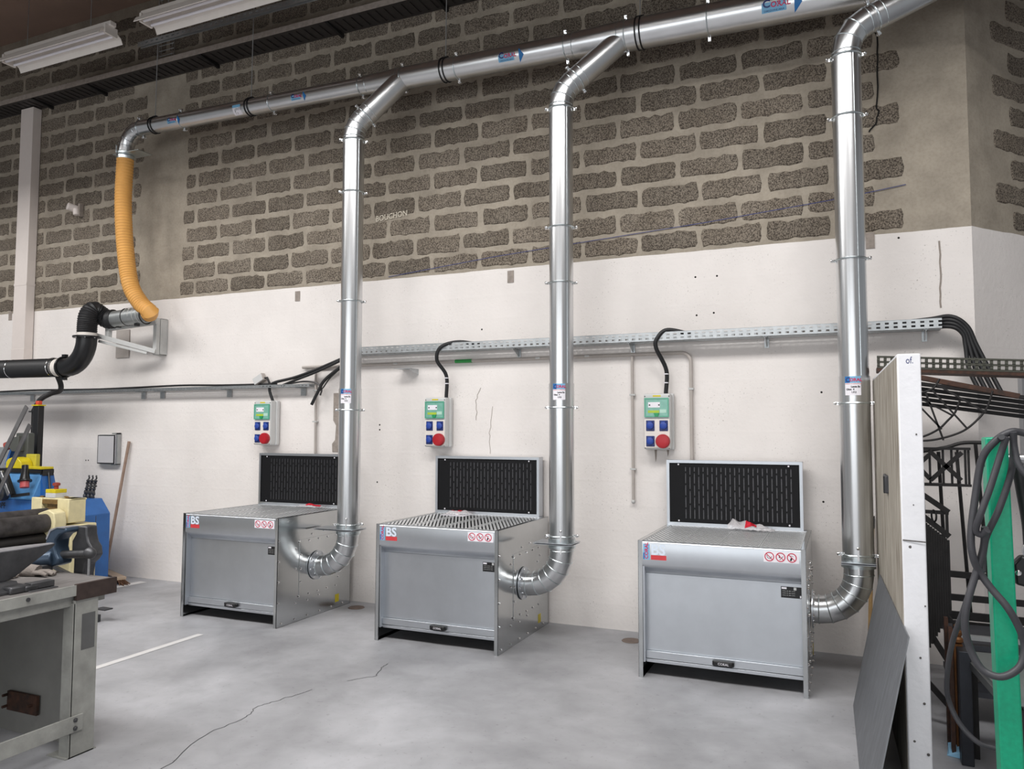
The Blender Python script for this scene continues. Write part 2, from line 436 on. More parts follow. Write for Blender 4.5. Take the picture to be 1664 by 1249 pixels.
# ------------------------------------------------------------------ concrete blocks
def block_outline(L, H, rnd, jag=.0095):
    pts = []
    nl = max(2, int(round(9*L/.47))); nh = 4
    def j(): return rnd.uniform(-jag, jag)
    c = .012
    for i in range(nl+1):
        x = -L/2+c+(L-2*c)*i/nl; pts.append((x, -H/2+j()))
    for i in range(1, nh):
        pts.append((L/2+j()*.6, -H/2+H*i/nh))
    for i in range(nl+1):
        x = L/2-c-(L-2*c)*i/nl; pts.append((x, H/2+j()*1.3))
    for i in range(1, nh):
        pts.append((-L/2+j()*.6, H/2-H*i/nh))
    return pts
def block_geom(m, ox, oz, L, H, rnd, depth=.007):
    pts = block_outline(L, H, rnd); n = len(pts); b = len(m.v)
    m.v += [V((ox+x, 0, oz+z)) for x, z in pts]
    m.v += [V((ox+x*(1-.012/L*2), -depth, oz+z*(1-.008/H*2))) for x, z in pts]
    m.f += [(b+i, b+(i+1) % n, b+n+(i+1) % n, b+n+i) for i in range(n)]+[tuple(b+n+i for i in range(n))]
rb = random.Random(3)
VARS = {}
def block_mesh(L, H):
    key = (round(L, 2), round(H, 3))
    lst = VARS.setdefault(key, [])
    if len(lst) < (14 if key[0] > .44 else 3):
        m = M(); block_geom(m, 0, 0, max(L, .06), H, rb); me = m.mesh('block', smooth=False); me.materials.append(blockm); lst.append(me)
    return rb.choice(lst)
PITCH, CRS, Z0 = .497, .2035, 3.172
def lay_wall(rows, x_lo, x_hi, gaps, end_fn, off_fn, limit, place, stuff_parent, key):
    cand = []
    for k in range(rows):
        z = Z0+CRS*k
        x = x_lo+off_fn(k)
        while x < x_hi:
            a, b = x+.021, x+PITCH-.021
            x += PITCH
            segs = [(a, b)]
            for g0, g1 in gaps(k):
                ns = []
                for s0, s1 in segs:
                    if s1 <= g0 or s0 >= g1: ns.append((s0, s1)); continue
                    if s0 < g0: ns.append((s0, g0))
                    if s1 > g1: ns.append((g1, s1))
                segs = ns
            for s0, s1 in segs:
                s0 = max(s0, x_lo); s1 = min(s1, end_fn(k))
                if s1-s0 > .07: cand.append(((s0+s1)/2, z, s1-s0))
    cand.sort(key=key)
    st = M()
    for i, (cx, cz, L) in enumerate(cand):
        H = .150+rb.uniform(-.010, .006)
        if cz < 3.2: H = .135; cz += .018
        if i < limit: place(cx+rb.uniform(-.004, .004), cz+rb.uniform(-.004, .004), L+rb.uniform(-.006, .006), round(H, 3))
        else: block_geom(st, cx, cz, L, H, rb)
    if st.v:
        s_ = st.build('far_blocks', blockm, stuff_parent, smooth=False); s_['kind'] = 'stuff'
def place_b(cx, cz, L, H):
    shared('block', block_mesh(round(L*50)/50, round(H*100)/100), WB, (cx, 0, cz))
# toothed edges of the rendered pillar and of the rendered corner
pil = [(-6.93+random.uniform(-.12, .04), -6.28+(.02 if k % 2 else -.03)+random.uniform(-.03, .05)) for k in range(20)]
ends = [.87, .69, .89, .65, .86, .69, .83, .66, .8, .62, .8, .64, .8, .64, .8, .64, .8]
def vis(c):
    # size in view: distance to the camera, blocks out of view last
    P = V((c[0], 0, c[1]))-CAMLOC; z = P.dot(fw); u = P.dot(r2)/z; v = P.dot(u2)/z
    out = abs(u) > .70 or abs(v) > .53
    return (1 if out else 0, P.length)
lay_wall(17, -10.6, 1.2, lambda k: [pil[k]] if k < 14 else [], lambda k: ends[k],
         lambda k: (-1.328+10.6+(.18 if k % 2 == 0 else 0)) % PITCH + random.uniform(-.012, .012) - PITCH, 300, place_b, WB, vis)
def place_r(cx, cz, L, H):
    o = link(bpy.data.objects.new('block', block_mesh(round(L*50)/50, round(H*100)/100)), WR); o.location = (cx, 0, cz)
lay_wall(17, .28, 1.9, lambda k: [], lambda k: 1.9, lambda k: (.0 if k % 2 else .2)-PITCH*0, 60, place_r, WR, lambda c: abs(c[1]-3))

# marks of the wall: crack, chalk line, chalk word, bare slots, drill holes, chipped strip
def strip(m, pts, w, fn):
    for i in range(len(pts)-1):
        (x0, z0), (x1, z1) = pts[i], pts[i+1]; dx, dz = x1-x0, z1-z0; l = math.hypot(dx, dz) or 1; nx, nz = -dz/l*w/2, dx/l*w/2
        m.quad(fn(x0+nx, z0+nz), fn(x1+nx, z1+nz), fn(x1-nx, z1-nz), fn(x0-nx, z0-nz))
    return m
def jag(pts, n, a, rnd=random.Random(5)):
    out = []
    for i in range(len(pts)-1):
        for j in range(n):
            t = j/n; out.append((pts[i][0]+(pts[i+1][0]-pts[i][0])*t+rnd.uniform(-a, a), pts[i][1]+(pts[i+1][1]-pts[i][1])*t+rnd.uniform(-a, a)))
    out.append(pts[-1]); return out
wf = lambda y: (lambda x, z: (x, y, z))
strip(M(), jag([(.66, 4.75), (.675, 4.592), (.682, 4.353), (.663, 4.072), (.678, 4.0), (.655, 3.93), (.608, 3.869)], 4, .007), .011, wf(-.0085)).build('crack', crackm, WB)
strip(M(), [(-3.61, 3.11), (-2.509, 3.203), (-1.725, 3.25), (-.587, 3.315), (.346, 3.385), (.634, 3.415), (.843, 3.439)], .006, wf(-.0088)).build('chalk_line', chalkb, WB)
text('chalk_word', 'BOUCHON', .078, chalk, WB, lambda x, y: (-3.765+x*.9, -.009, 3.665+y+x*.06), bold=.0012)
for x, z0, z1 in ((-4.703, 2.949, 3.05), (-2.326, 2.957, 3.065), (.597, 2.988, 3.107), (-9.2, 3.008, 3.118)):
    M().box((x-.03, -.006, z0), (x+.03, .0, z1)).build('anchor_strip', concrete_chip, WB)
hl = M().lathe((0, 0, 0), (0, -1, 0), [(.008, 0), (.006, .003), (.003, .002)], 10).mesh('drill_hole'); hl.materials.append(crackm)
for x, z in [(-.691, 2.877), (-.52, 2.873), (-.685, 2.565), (-.549, 2.577), (-3.696, 1.687), (-3.695, 1.64), (-3.716, 1.141), (-2.612, 2.55), (.6, 3.028), (.786, 3.05), (.237, 1.926), (.233, 1.106), (-7.74, 1.28), (-7.7, 1.28)]:
    shared('drill_hole', hl, WB, (x, 0, z))
ch = [(-4.22, 2.0), (-4.14, 2.0), (-4.13, 1.7), (-4.14, 1.4), (-4.10, 1.0), (-4.10, .0), (-4.0, .0), (-4.02, .5), (-4.05, 1.0), (-4.05, 1.42), (-4.22, 1.42), (-4.215, 1.55), (-4.18, 1.6), (-4.19, 1.72), (-4.225, 1.75)]
M().prism([(-4.235, 2.0), (-4.10, 2.0), (-4.10, 1.42), (-4.24, 1.42), (-4.245, 1.5), (-4.21, 1.54), (-4.2, 1.68), (-4.235, 1.73)], wf(0), (0, -.005, 0)).build('chipped_patch', concrete_chip, WB)
strip(M(), jag([(1.049, 3.0), (1.046, 2.75), (1.043, 2.516)], 5, .004), .012, wf(-.002)).build('crack', concrete_chip, WB)
strip(M(), jag([(-2.66, 1.72), (-2.665, 1.9), (-2.62, 2.02)], 5, .008), .005, wf(-.002)).build('crack', concrete_chip, WB)
strip(M(), jag([(-2.52, 1.42), (-2.53, 1.62), (-2.5, 1.85)], 5, .008), .004, wf(-.002)).build('crack', concrete_chip, WB)
# floor: crack, worn lines, drains
ff = lambda x, y: (x, y, .002)
strip(M(), jag([(-2.55, -3.9), (-2.658, -3.406), (-2.787, -3.029), (-2.766, -2.73), (-2.825, -2.575), (-2.78, -2.42), (-2.72, -2.2)], 7, .012), .0034, ff).build('crack', crackm, FLOOR)
strip(M(), jag([(-2.62, -1.98), (-2.50, -1.8), (-2.56, -1.66), (-2.58, -1.55)], 6, .01), .0035, ff).build('crack', crackm, FLOOR)
strip(M(), [(-4.355, -3.2), (-4.36, -2.4), (-4.375, -1.5)], .062, ff).build('painted_line', line_m, FLOOR)
strip(M(), [(-6.62, -.6), (-6.58, -.15)], .11, ff).build('painted_line', line_m, FLOOR)
for x, y in ((-3.78, -.22), (-1.17, -.28)):
    dm = M(); dm.lathe((x, y, 0), (0, 0, 1), [(.075, .001), (.07, .006), (.05, .004), (.03, .006), (.008, .003)], 20)
    dm.build('floor_cap', mat('brown_cap', rgb(112, 98, 90), .8, 0, .15, 20), FLOOR)

# grey door leaf past the corner and the white strip beside it
dm = M().box((.48, -.03, 0), (1.6, 0, 2.02)); d1 = struct(dm.build('door_1', door_m)); d1.location = WR.location; d1.rotation_euler = WR.rotation_euler

# ================================================================== EXTRACTION DUCTWORK
MY = -.42
def mz(x): return 4.755-.0205*x
def mp_(x): return V((x, MY, mz(x)))
AX = (mp_(0)-mp_(-1)).normalized()
def clamp(parent, p, axis, r, ear, n=32, thick=.006):
    m = M().torus(p, axis, r+.002, thick, n, 8)
    o = m.build('clamp', zinc, parent)
    ear = V(ear); ear = (ear-V(axis).normalized()*ear.dot(V(axis).normalized())).normalized(); side = V(axis).normalized().cross(ear)
    for s in (-1, 1):
        q = V(p)+ear*s*(r+.018)
        b = M(); b.bar(q-ear*s*.02, q+ear*s*.012, .012, .020, axis); b.tube([q-side*.022+ear*s*.004, q+side*.022+ear*s*.004], .007, 8); b.ball(q-side*.022+ear*s*.004, .012, 8, 5)
        b.build('bolt', chrome, o)
    return o
main = root('main_extraction_duct', 'long galvanised main duct running along the wall above the benches, widening to the right', 'duct', tuple(mp_(-3)))
def section(x0, x1, r0, r1=None):
    M().tube([mp_(x0), mp_(x1)], [r0, r1 if r1 else r0], 36).build('duct_section', duct, main)
section(-6.50, -5.90, .080); section(-5.90, -4.71, .080); section(-4.71, -3.66, .080)
section(-3.66, -3.20, .082, .099)
section(-3.20, -2.65, .098); section(-2.65, -1.64, .098)
section(-1.64, -1.13, .100, .121)
section(-1.13, -.49, .120); section(-.49, .72, .120); section(.72, 1.25, .122, .137); section(1.25, 3.2, .136)
# left elbow turning down to the hose
E0 = mp_(-6.50); ez = 4.60; Rb = .235
els = []
for i in range(6):
    t = pi/2*i/5; els.append(V((E0.x-Rb*sin(t), MY, E0.z-Rb*(1-cos(t)))))
eo = M().tube(els+[els[-1]+V((0, 0, -.05))], .080, 36).build('elbow', duct_d, main, angle=15)
for i in range(1, 6):
    t = pi/2*i/5; M().torus(els[i], (-cos(t), 0, -sin(t)), .080, .003, 32, 6).build('seam', zinc, eo)
EB = els[-1]+V((0, 0, -.05))
for x, r in ((-6.5, .080), (-5.9, .080), (-4.71, .080), (-3.66, .082), (-3.2, .098), (-2.65, .098), (-1.64, .099), (-1.13, .12), (-.49, .12)):
    clamp(main, mp_(x), AX, r, (0, -.35, 1), thick=.005)
for x, r in ((-3.58, .085), (-3.24, .098), (-1.57, .104), (-1.19, .12)):
    M().torus(mp_(x), AX, r, .003, 32, 6).build('seam', zinc, main)
# arrows and maker's stickers on the duct
for x, r, k in ((-5.98, .080, 1.0), (-4.36, .080, 1.0), (-2.14, .098, 1.3), (.0, .12, 1.55)):
    e1 = V((CAMLOC.x-x, CAMLOC.y-MY, CAMLOC.z-mz(x))); e1 = e1+V((0, 0, .22*e1.length))
    fnm = cyl_map(mp_(x), AX, e1, r+.0015); f2 = lambda a, b, fn=fnm: fn(b, a)
    st = patch(M(), lambda s_, t_, fn=fnm: fn(-s_, t_), -.034*k, .012*k, -.06*k, .05*k).build('sticker', lblue_ink, main)
    st['label'] = 'pale blue maker sticker'
    fm2 = cyl_map(mp_(x), AX, e1, r+.0025)
    text('lettering', 'C', .05*k, navy_ink, st, lambda a, b, f=fm2, k=k: f(-(b-.010*k), a-.056*k), bold=.002)
    text('lettering', 'ORAL', .034*k, mag_ink, st, lambda a, b, f=fm2, k=k: f(-(b-.012*k), a-.02*k), bold=.0015)
    text('lettering', 'DIREZIONE ARIA', .012*k, navy_ink, st, lambda a, b, f=fm2, k=k: f(-(b-.030*k), a-.05*k))
    am = M(); na = 8
    for i in range(na+1):
        sa = (-.046+.092*i/na)*k; am.v += [fm2(sa+.01*k, .085*k), fm2(sa+.01*k, .0855*k+.034*k*(1-abs(sa)/(.046*k)))]
    am.f += [(2*i, 2*i+2, 2*i+3, 2*i+1) for i in range(na)]
    am.build('flow_arrow', blue_ink, main)
# white size label on the thin section
e1 = V((CAMLOC.x+5.1, CAMLOC.y-MY, CAMLOC.z-mz(-5.1))); e1 = e1+V((0, 0, .15*e1.length)); fn5 = cyl_map(mp_(-5.1), AX, e1, .0815)
st = patch(M(), lambda s_, t_: fn5(-s_, t_), -.07, .035, -.05, .05).build('size_label', white_p, main)
fn6 = cyl_map(mp_(-5.1), AX, e1, .0825)
patch(M(), lambda s_, t_: fn6(-s_, t_), .008, .035, -.05, .05).build('label_header', lblue_ink, st)
for j, tx in enumerate(('LENTE', '4', '1.T')): text('lettering', tx, .03, black_ink, st, lambda a, b, j=j: fn6(-(b-.018-.022*j), a-.03))

# black hanger rings and threaded rods
hangers = ((-6.32, .080, 6.63, 'thin threaded rod holding the far left end of the main duct'), (-5.0, .080, 6.63, 'thin threaded rod hanging the thin part of the main duct by the white label'),
           (-2.79, .098, 6.63, 'thin threaded rod hanging the main duct between the first two branches'), (-1.04, .120, 6.63, 'thin threaded rod hanging the main duct just right of the middle branch'))
for x, r, zt, lab in hangers:
    m = M().torus(mp_(x), AX, r+.004, .006, 32, 8); m.torus(mp_(x+.035), AX, r+.004, .006, 32, 8)
    m.box((x-.015, MY-.02, mz(x)+r+.004), (x+.05, MY+.02, mz(x)+r+.018))
    m.build('hanger_ring', black, main)
    solo(M().tube([(x+.017, MY, mz(x)+r+.016), (x+.03, MY, zt)], .0045, 8), 'threaded_rod', ltgrey, lab, 'rod', 'rods hanging the main duct')

PR = .0945
def bend(S, J, R, n):
    h = V((J.x-S.x, J.y-S.y, 0)); sJ = h.length; h.normalize(); zJ = J.z-S.z
    lo, hi = .05, 1.5
    g = lambda t: (sJ-R*(1-cos(t)))*cos(t)-(zJ-R*sin(t))*sin(t)
    for _ in range(60):
        t = (lo+hi)/2
        if g(lo)*g(t) <= 0: hi = t
        else: lo = t
    th = (lo+hi)/2
    pts = [S+h*R*(1-cos(th*i/n))+V((0, 0, R*sin(th*i/n))) for i in range(n+1)]
    tan = [(h*sin(th*i/n)+V((0, 0, cos(th*i/n)))) for i in range(n+1)]
    return pts, tan
def downpipe(label, xp, xr, zs, J, clamps, gate, ang, hand):
    yp = -.6
    t = root('extraction_downpipe', label, 'duct', (xp, yp, zs-.1), 'downpipes of the extraction benches')
    vd = V((CAMLOC.x-xp, CAMLOC.y-yp, 0)).normalized(); ear = V((-vd.y, vd.x, 0))
    # bottom elbow of gores, from the bench spigot up to the slide gate
    Rb = xp-xr-.05
    pts = [V((xr+.004, yp, zs))]; tn = [V((1, 0, 0))]; n = 6
    for i in range(n+1):
        a = pi/2*i/n; pts.append(V((xr+.05+Rb*sin(a), yp, zs+Rb*(1-cos(a))))); tn.append(V((cos(a), 0, sin(a))))
    ztop = .735
    pts.append(V((xp, yp, ztop))); tn.append(V((0, 0, 1)))
    el = M().tube(pts, PR-.002, 36).build('elbow', duct_d, t, angle=11)
    for p, d in list(zip(pts, tn))[1:-1]: M().torus(p, d, PR-.001, .0035, 36, 6).build('seam', zinc, el)
    fl = M().ring((xr+.012, yp, zs), (1, 0, 0), PR-.004, PR+.032, .008, 36).build('flange', galv, t)
    for k in range(8):
        a = 2*pi*k/8+.2; M().lathe((xr+.016, yp+(PR+.018)*cos(a), zs+(PR+.018)*sin(a)), (1, 0, 0), [(.009, 0), (.009, .006), (.004, .010)], 8).build('bolt', chrome, fl)
    # slide gate
    g = M().ring((xp, yp, .748), (0, 0, 1), PR-.01, PR+.012, .024, 36); g.ring((xp, yp, .792), (0, 0, 1), PR-.01, PR+.010, .03, 36)
    go = g.build('slide_gate', zinc, t)
    dx, dy, ext = gate
    dv = V((dx, dy, 0)); sd = V((-dy, dx, 0))
    A = V((xp, yp, .770))
    pl = [A-dv*(PR+.02)-sd*(PR+.01), A+dv*ext-sd*(PR+.01), A+dv*ext+sd*(PR+.01), A-dv*(PR+.02)+sd*(PR+.01)]
    pm = M()
    for zz in (-.006, .004): pm.add([p+V((0, 0, zz)) for p in pl]+[p+V((0, 0, zz+.003)) for p in pl], [(0, 3, 2, 1), (4, 5, 6, 7), (0, 1, 5, 4), (1, 2, 6, 5), (2, 3, 7, 6), (3, 0, 4, 7)])
    pm.build('gate_plate', galv, go)
    hv = V((xp, yp, 0))+vd*(PR+.014)+ear*hand
    hm = M(); hm.bar(hv+V((0, 0, .79)), hv+V((0, 0, .87)), .012, .006, tuple(vd)); hm.ball(hv+V((0, 0, .87)), .010, 8, 5); hm.bar(hv+V((0, 0, .70)), hv+V((0, 0, .745)), .010, .006, tuple(vd))
    hm.build('gate_lever', chrome, go)
    # vertical pipe, section by section
    zsn = [.80]+sorted(clamps)+[4.27 if len(clamps) else 0]
    zcl = sorted(clamps)
    S = V((xp, yp, zcl[-1]+.03))
    zz = [.80]+zcl[1:]
    for i in range(len(zz)-1):
        r0 = PR+(.003 if i == 0 else 0)
        M().tube([(xp, yp, zz[i]), (xp, yp, zz[i+1])], r0, 44).build('pipe_section', duct_v, t)
    # overlapping lower sleeve and rolled seam
    M().ring((xp, yp, 1.90), (0, 0, 1), PR, PR+.005, .20, 44).build('sleeve', duct_v, t)
    sv = (vd*cos(radians(28))+ear*sin(radians(28)))*(PR+.001)
    M().bar((xp+sv.x, yp+sv.y, .82), (xp+sv.x, yp+sv.y, zcl[-1]), .003, .002, tuple(vd)).build('seam', zinc, t)
    for zc in zcl: clamp(t, (xp, yp, zc), (0, 0, 1), PR+.003, ear)
    # top bend and branch into the main duct
    bp, bt = bend(S, J, .24, 3)
    eb = M().tube([V((xp, yp, zcl[-1]))]+bp+[bp[-1]+bt[-1]*.03], PR-.001, 36).build('top_elbow', duct_d, t, angle=11)
    for p, d in zip(bp, bt): M().torus(p, d, PR, .003, 36, 6).build('seam', zinc, eb)
    B0 = bp[-1]+bt[-1]*.03
    M().tube([B0, J], PR, 40).build('branch', duct, t)
    clamp(t, B0+bt[-1]*.02, bt[-1], PR, V((0, -.3, 1)))
    M().torus(B0+bt[-1]*.075, bt[-1], PR, .003, 36, 6).build('seam', zinc, t)
    # maker's label with handwriting
    e1 = vd*cos(radians(ang))+ear*sin(radians(ang))
    fn = cyl_map((xp, yp, 1.87), (0, 0, 1), e1, PR+.0075); f3 = cyl_map((xp, yp, 1.87), (0, 0, 1), e1, PR+.0085)
    st = patch(M(), fn, -.05, .05, 0, .125).build('maker_label', white_p, t); st['label'] = 'white maker label with blue header and handwriting'
    patch(M(), f3, -.05, .05, .082, .125).build('label_header', lblue_ink, st)
    patch(M(), f3, -.05, -.018, .082, .125).build('label_corner', blue_ink, st)
    f4 = cyl_map((xp, yp, 1.87), (0, 0, 1), e1, PR+.0093)
    text('lettering', 'C', .042, navy_ink, st, lambda x, y: f4(x-.046, y+.088), bold=.0015)
    text('lettering', 'ORAL', .030, mag_ink, st, lambda x, y: f4(x-.02, y+.092), bold=.001)
    text('lettering', 'IMPIANTI DI ASPIRAZIONE', .0085, red_ink, st, lambda x, y: f4(x-.047, y+.073))
    for k, (tx, px_, py_) in enumerate((('Lente Ex', -.012, .052), ('Ohm', -.042, .034), ('4', .0, .034), ('1.F.3', -.01, .015))):
        text('lettering', tx, .016, black_ink, st, lambda x, y, a=px_, b=py_: f4(x+a, y+b), bold=.0006)
    return t
downpipe('galvanised downpipe curving up from the side of the leftmost bench', -3.61, -3.9445, .44, V((-3.21, MY, mz(-3.21)-.01)), [4.235, 3.76, 2.777, 1.812, .815], (-1, 0, .30), -24, -.02)
downpipe('galvanised downpipe curving up from the side of the middle bench', -1.626, -1.9515, .44, V((-1.15, MY, mz(-1.15)-.01)), [4.188, 3.233, 2.791, 1.813, .826], (-1, 0, .20), -12, -.01)
downpipe('galvanised downpipe rising from the rightmost bench beside the white partition', .458, .1590, .44, V((1.16, MY, mz(1.16)-.01)), [4.199, 3.777, 2.791, 1.82, .819], (0, -1, .115), -4, .0)

# orange flexible hose and its gate
t = root('flexible_hose', 'orange ribbed flexible hose hanging from the far left end of the main duct', 'hose', (EB.x, MY, 2.87))
path = spline([EB+V((0, 0, -.02)), (EB.x-.01, MY, 4.1), (EB.x+.04, MY, 3.62), (-6.60, MY+.0, 3.2), (-6.47, MY+.02, 2.99), (-6.345, MY+.04, 2.885), (-6.345, MY+.05, 2.875), (-6.41, -.355, 2.87)], 60)
# even spacing, alternating radius makes the ribs
pts = [path[0]]; acc = 0
for a, b in zip(path, path[1:]):
    if (b-pts[-1]).length > .0125: pts.append(b)
M().tube(pts, [.082+(.0065 if i % 2 else 0) for i in range(len(pts))], 24).build('hose_wall', hosem, t, angle=25)
g = M().ring(EB+V((0, 0, -.015)), (0, 0, 1), .07, .092, .035, 32); g.ring(EB+V((0, 0, .03)), (0, 0, 1), .07, .090, .02, 32)
g.box((EB.x-.09, MY-.09, EB.z+.006), (EB.x+.30, MY+.09, EB.z+.012)); g.bar(EB+V((-.02, -.1, .02)), EB+V((-.02, -.1, .10)), .012, .008)
g.build('slide_gate', zinc, t)

# ================================================================== EXTRACTION BENCHES
BW, BD, BH = 1.057, 1.03, .90
def clip(poly, x0, x1, y0, y1):
    def cut(p, ins, inter):
        out = []
        for i in range(len(p)):
            a, b = p[i], p[(i+1) % len(p)]
            if ins(a): out.append(a)
            if ins(a) != ins(b): out.append(inter(a, b))
        return out
    def ix(x): return lambda a, b: (x, a[1]+(b[1]-a[1])*(x-a[0])/(b[0]-a[0]))
    def iy(y): return lambda a, b: (a[0]+(b[0]-a[0])*(y-a[1])/(b[1]-a[1]), y)
    for ins, it in ((lambda p: p[0] >= x0, ix(x0)), (lambda p: p[0] <= x1, ix(x1)), (lambda p: p[1] >= y0, iy(y0)), (lambda p: p[1] <= y1, iy(y1))):
        if poly: poly = cut(poly, ins, it)
    return poly
def make_bench():
    t = root('extraction_bench', '', 'work bench', (0, 0, 0), 'extraction benches along the wall')
    SP = .030
    for x0 in (0, BW-SP):
        m = M()
        # sheet side with a folded front flange and a foot flange
        xo = 0 if x0 == 0 else BW-.004
        m.prism([(0, 0), (BD, 0), (BD, BH), (.006, BH)], lambda y, z: (xo, y, z), (.004, 0, 0))
        m.prism([(0, 0), (.004, 0), (.010, BH), (.006, BH)], lambda y, z: (x0, y, z), (SP, 0, 0))
        m.box((x0, .006, BH-.004), (x0+SP, BD, BH)); m.box((x0, BD-.004, 0), (x0+SP, BD, BH)); m.box((x0, 0, .0), (x0+SP, BD, .003))
        m.build('side_panel', galv_side, t)
    a, b = SP, BW-SP
    # upper front with a rolled top edge, turned in at the bottom
    prof = [(.05, .897), (.016, .897), (.009, .893), (.006, .885), (.006, .745), (.010, .733), (.030, .712), (.060, .694), (.072, .672), (.072, .660)]
    m = M(); n = len(prof)
    m.v += [V((a, y, z)) for y, z in prof]+[V((b, y, z)) for y, z in prof]; m.f += [(i, i+1, i+1+n, i+n) for i in range(n-1)]
    fa = m.build('fascia', galv, t, angle=50)
    m = M().box((a, .066, .168), (b, .070, .676)); m.build('front_panel', galv, t)
    # left reveal strip beside the panel
    M().prism([(.012, .10), (.066, .10), (.066, .69), (.012, .73)], lambda y, z: (a, y, z), (.012, 0, 0)).build('reveal', galv, t)
    dr_ = M(); dr_.box((a+.012, .044, .118), (b, .062, .168)); dr_.box((a+.012, .047, .092), (b, .062, .114)); d_ = dr_.build('drawer', galv, t, bevel=.002)
    h = M(); h.prism([(-.068, 0), (.068, 0), (.068, -.022), (.056, -.034), (-.056, -.034), (-.068, -.022)], lambda x, y: (.545+x, .044+y, .128), (0, 0, .028))
    h.box((.545-.062, .012, .146), (.545+.062, .03, .16))
    ho = h.build('handle', blackp, d_, bevel=.003)
    text('lettering', 'CORAL', .021, white_p, ho, lambda x, y: (.545-.032+x, .0095, .136+y))
    # inside
    m = M(); m.box((a, .075, .655), (b, BD-.01, .66)); m.box((a, .10, .09), (b, .11, .66)); m.box((a, BD-.012, .0), (b, BD-.006, BH)); m.box((a, .08, .10), (b, .7, .104))
    m.build('inner_shell', shade_in, t)
    # top rim and four grate panels of slanting slats
    m = M(); m.box((a, .020, BH-.012), (b, .040, BH-.003)); m.box((a, .945, BH-.012), (b, BD, BH)); m.build('top_rim', galv, t)
    gw = (b-a)/4
    dx, dy = -.454, .891
    for k in range(4):
        x0, x1, y0, y1 = a+gw*k+.002, a+gw*(k+1)-.002, .042, .944
        m = M(); e = .007
        for q in ((x0, y0, x1, y0+e), (x0, y1-e, x1, y1), (x0, y0+e, x0+e, y1-e), (x1-e, y0+e, x1, y1-e)):
            m.box((q[0], q[1], BH-.016), (q[2], q[3], BH-.002))
        c = -.2
        while c < .9:
            px_, py_ = x0+c, y0
            w2 = .0084/abs(dy)
            poly = clip([(px_-w2, py_), (px_+w2, py_), (px_+w2+dx*1.2, py_+dy*1.2), (px_-w2+dx*1.2, py_+dy*1.2)], x0+e, x1-e, y0+e, y1-e)
            if len(poly) > 2: m.prism(poly, lambda x, y: (x, y, BH-.014), (0, 0, .010))
            c += .0315
        m.build('grate_panel', slatm, t, smooth=False)
    # hood: shallow box standing on the back edge
    hx0, hx1, hy0, hy1, hz0, hz1 = 0.0, 1.005, .955, 1.045, BH, 1.405
    m = M(); m.box((hx0, hy0, hz0), (hx0+.003, hy1, hz1)); m.box((hx1-.003, hy0, hz0), (hx1, hy1, hz1)); m.box((hx0, hy0, hz1-.003), (hx1, hy1, hz1)); m.box((hx0, hy0, hz0), (hx1, hy1, hz0+.003)); m.box((hx0, hy1-.003, hz0), (hx1, hy1, hz1))
    F = .022
    m.box((hx0, hy0-.003, hz0), (hx0+F, hy0, hz1)); m.box((hx1-F, hy0-.003, hz0), (hx1, hy0, hz1)); m.box((hx0+F, hy0-.003, hz1-F), (hx1-F, hy0, hz1)); m.box((hx0+F, hy0-.003, hz0), (hx1-F, hy0, hz0+F))
    hd = m.build('hood', galv, t)
    m = M(); X0, X1, Zb, Zt = hx0+F, hx1-F, hz0+F, hz1-F; yf = hy0+.006
    def fq(x0, x1, z0, z1): m.box((x0, yf, z0), (x1, yf+.002, z1))
    c0, c1, npit = X0+.095, X1-.055, 24
    pt = (c1-c0)/npit
    fq(X0, c0, Zb, Zt); fq(c1, X1, Zb, Zt); fq(c0, c1, Zb, Zb+.03); fq(c0, c1, Zt-.03, Zt)
    for k in range(npit):
        xs0 = c0+pt*k; fq(xs0, xs0+pt-.008, Zb+.03, Zt-.03)
        nb = 3 if k % 2 else 4
        for j in range(1, nb+1):
            zc = Zb+.03+(Zt-Zb-.06)*j/(nb+.6) if nb == 3 else Zb+.03+(Zt-Zb-.06)*(j-.15)/(nb+.3)
            fq(xs0+pt-.008, xs0+pt, zc-.006, zc+.006)
    fp = m.build('filter_plate', filt, hd, smooth=False)
    M().box((X0, hy0+.012, Zb), (X1, hy0+.016, Zt)).build('filter_media', filtg, hd)
    sc = M().lathe((0, 0, 0), (0, -1, 0), [(.007, 0), (.006, .003), (.002, .004)], 8).mesh('screw'); sc.materials.append(white_p)
    for x, z in ((X0+.07, Zt-.012), (X1-.075, Zt-.012), (X0+.07, Zb+.012), (X1-.075, Zb+.012)): shared('screw', sc, hd, (x, yf, z))
    # stickers on the fascia
    yf2 = .0052
    def plate(name, x0, x1, z0, z1, mt, par, y=yf2): return M().quad((x0, y, z0), (x1, y, z0), (x1, y, z1), (x0, y, z1)).build(name, mt, par)
    lg = plate('brand_sticker', .036, .080, .776, .878, lblue_ink, t)
    text('lettering', 'CORAL', .033, mag_ink, lg, lambda x, y: (.069-y, yf2-.0006, .780+x), bold=.001)
    plate('sticker_corner', .036, .045, .778, .82, blue_ink, lg, yf2-.0004)
    text('model_lettering', 'BS', .105, silver_ink, t, lambda x, y: (.087+x*.92, yf2, .811+y*.9), bold=.003)
    rd = plate('red_sticker', .088, .191, .776, .807, red_ink, t)
    sg = plate('warning_sticker', .806, 1.016, .812, .879, white_p, t)
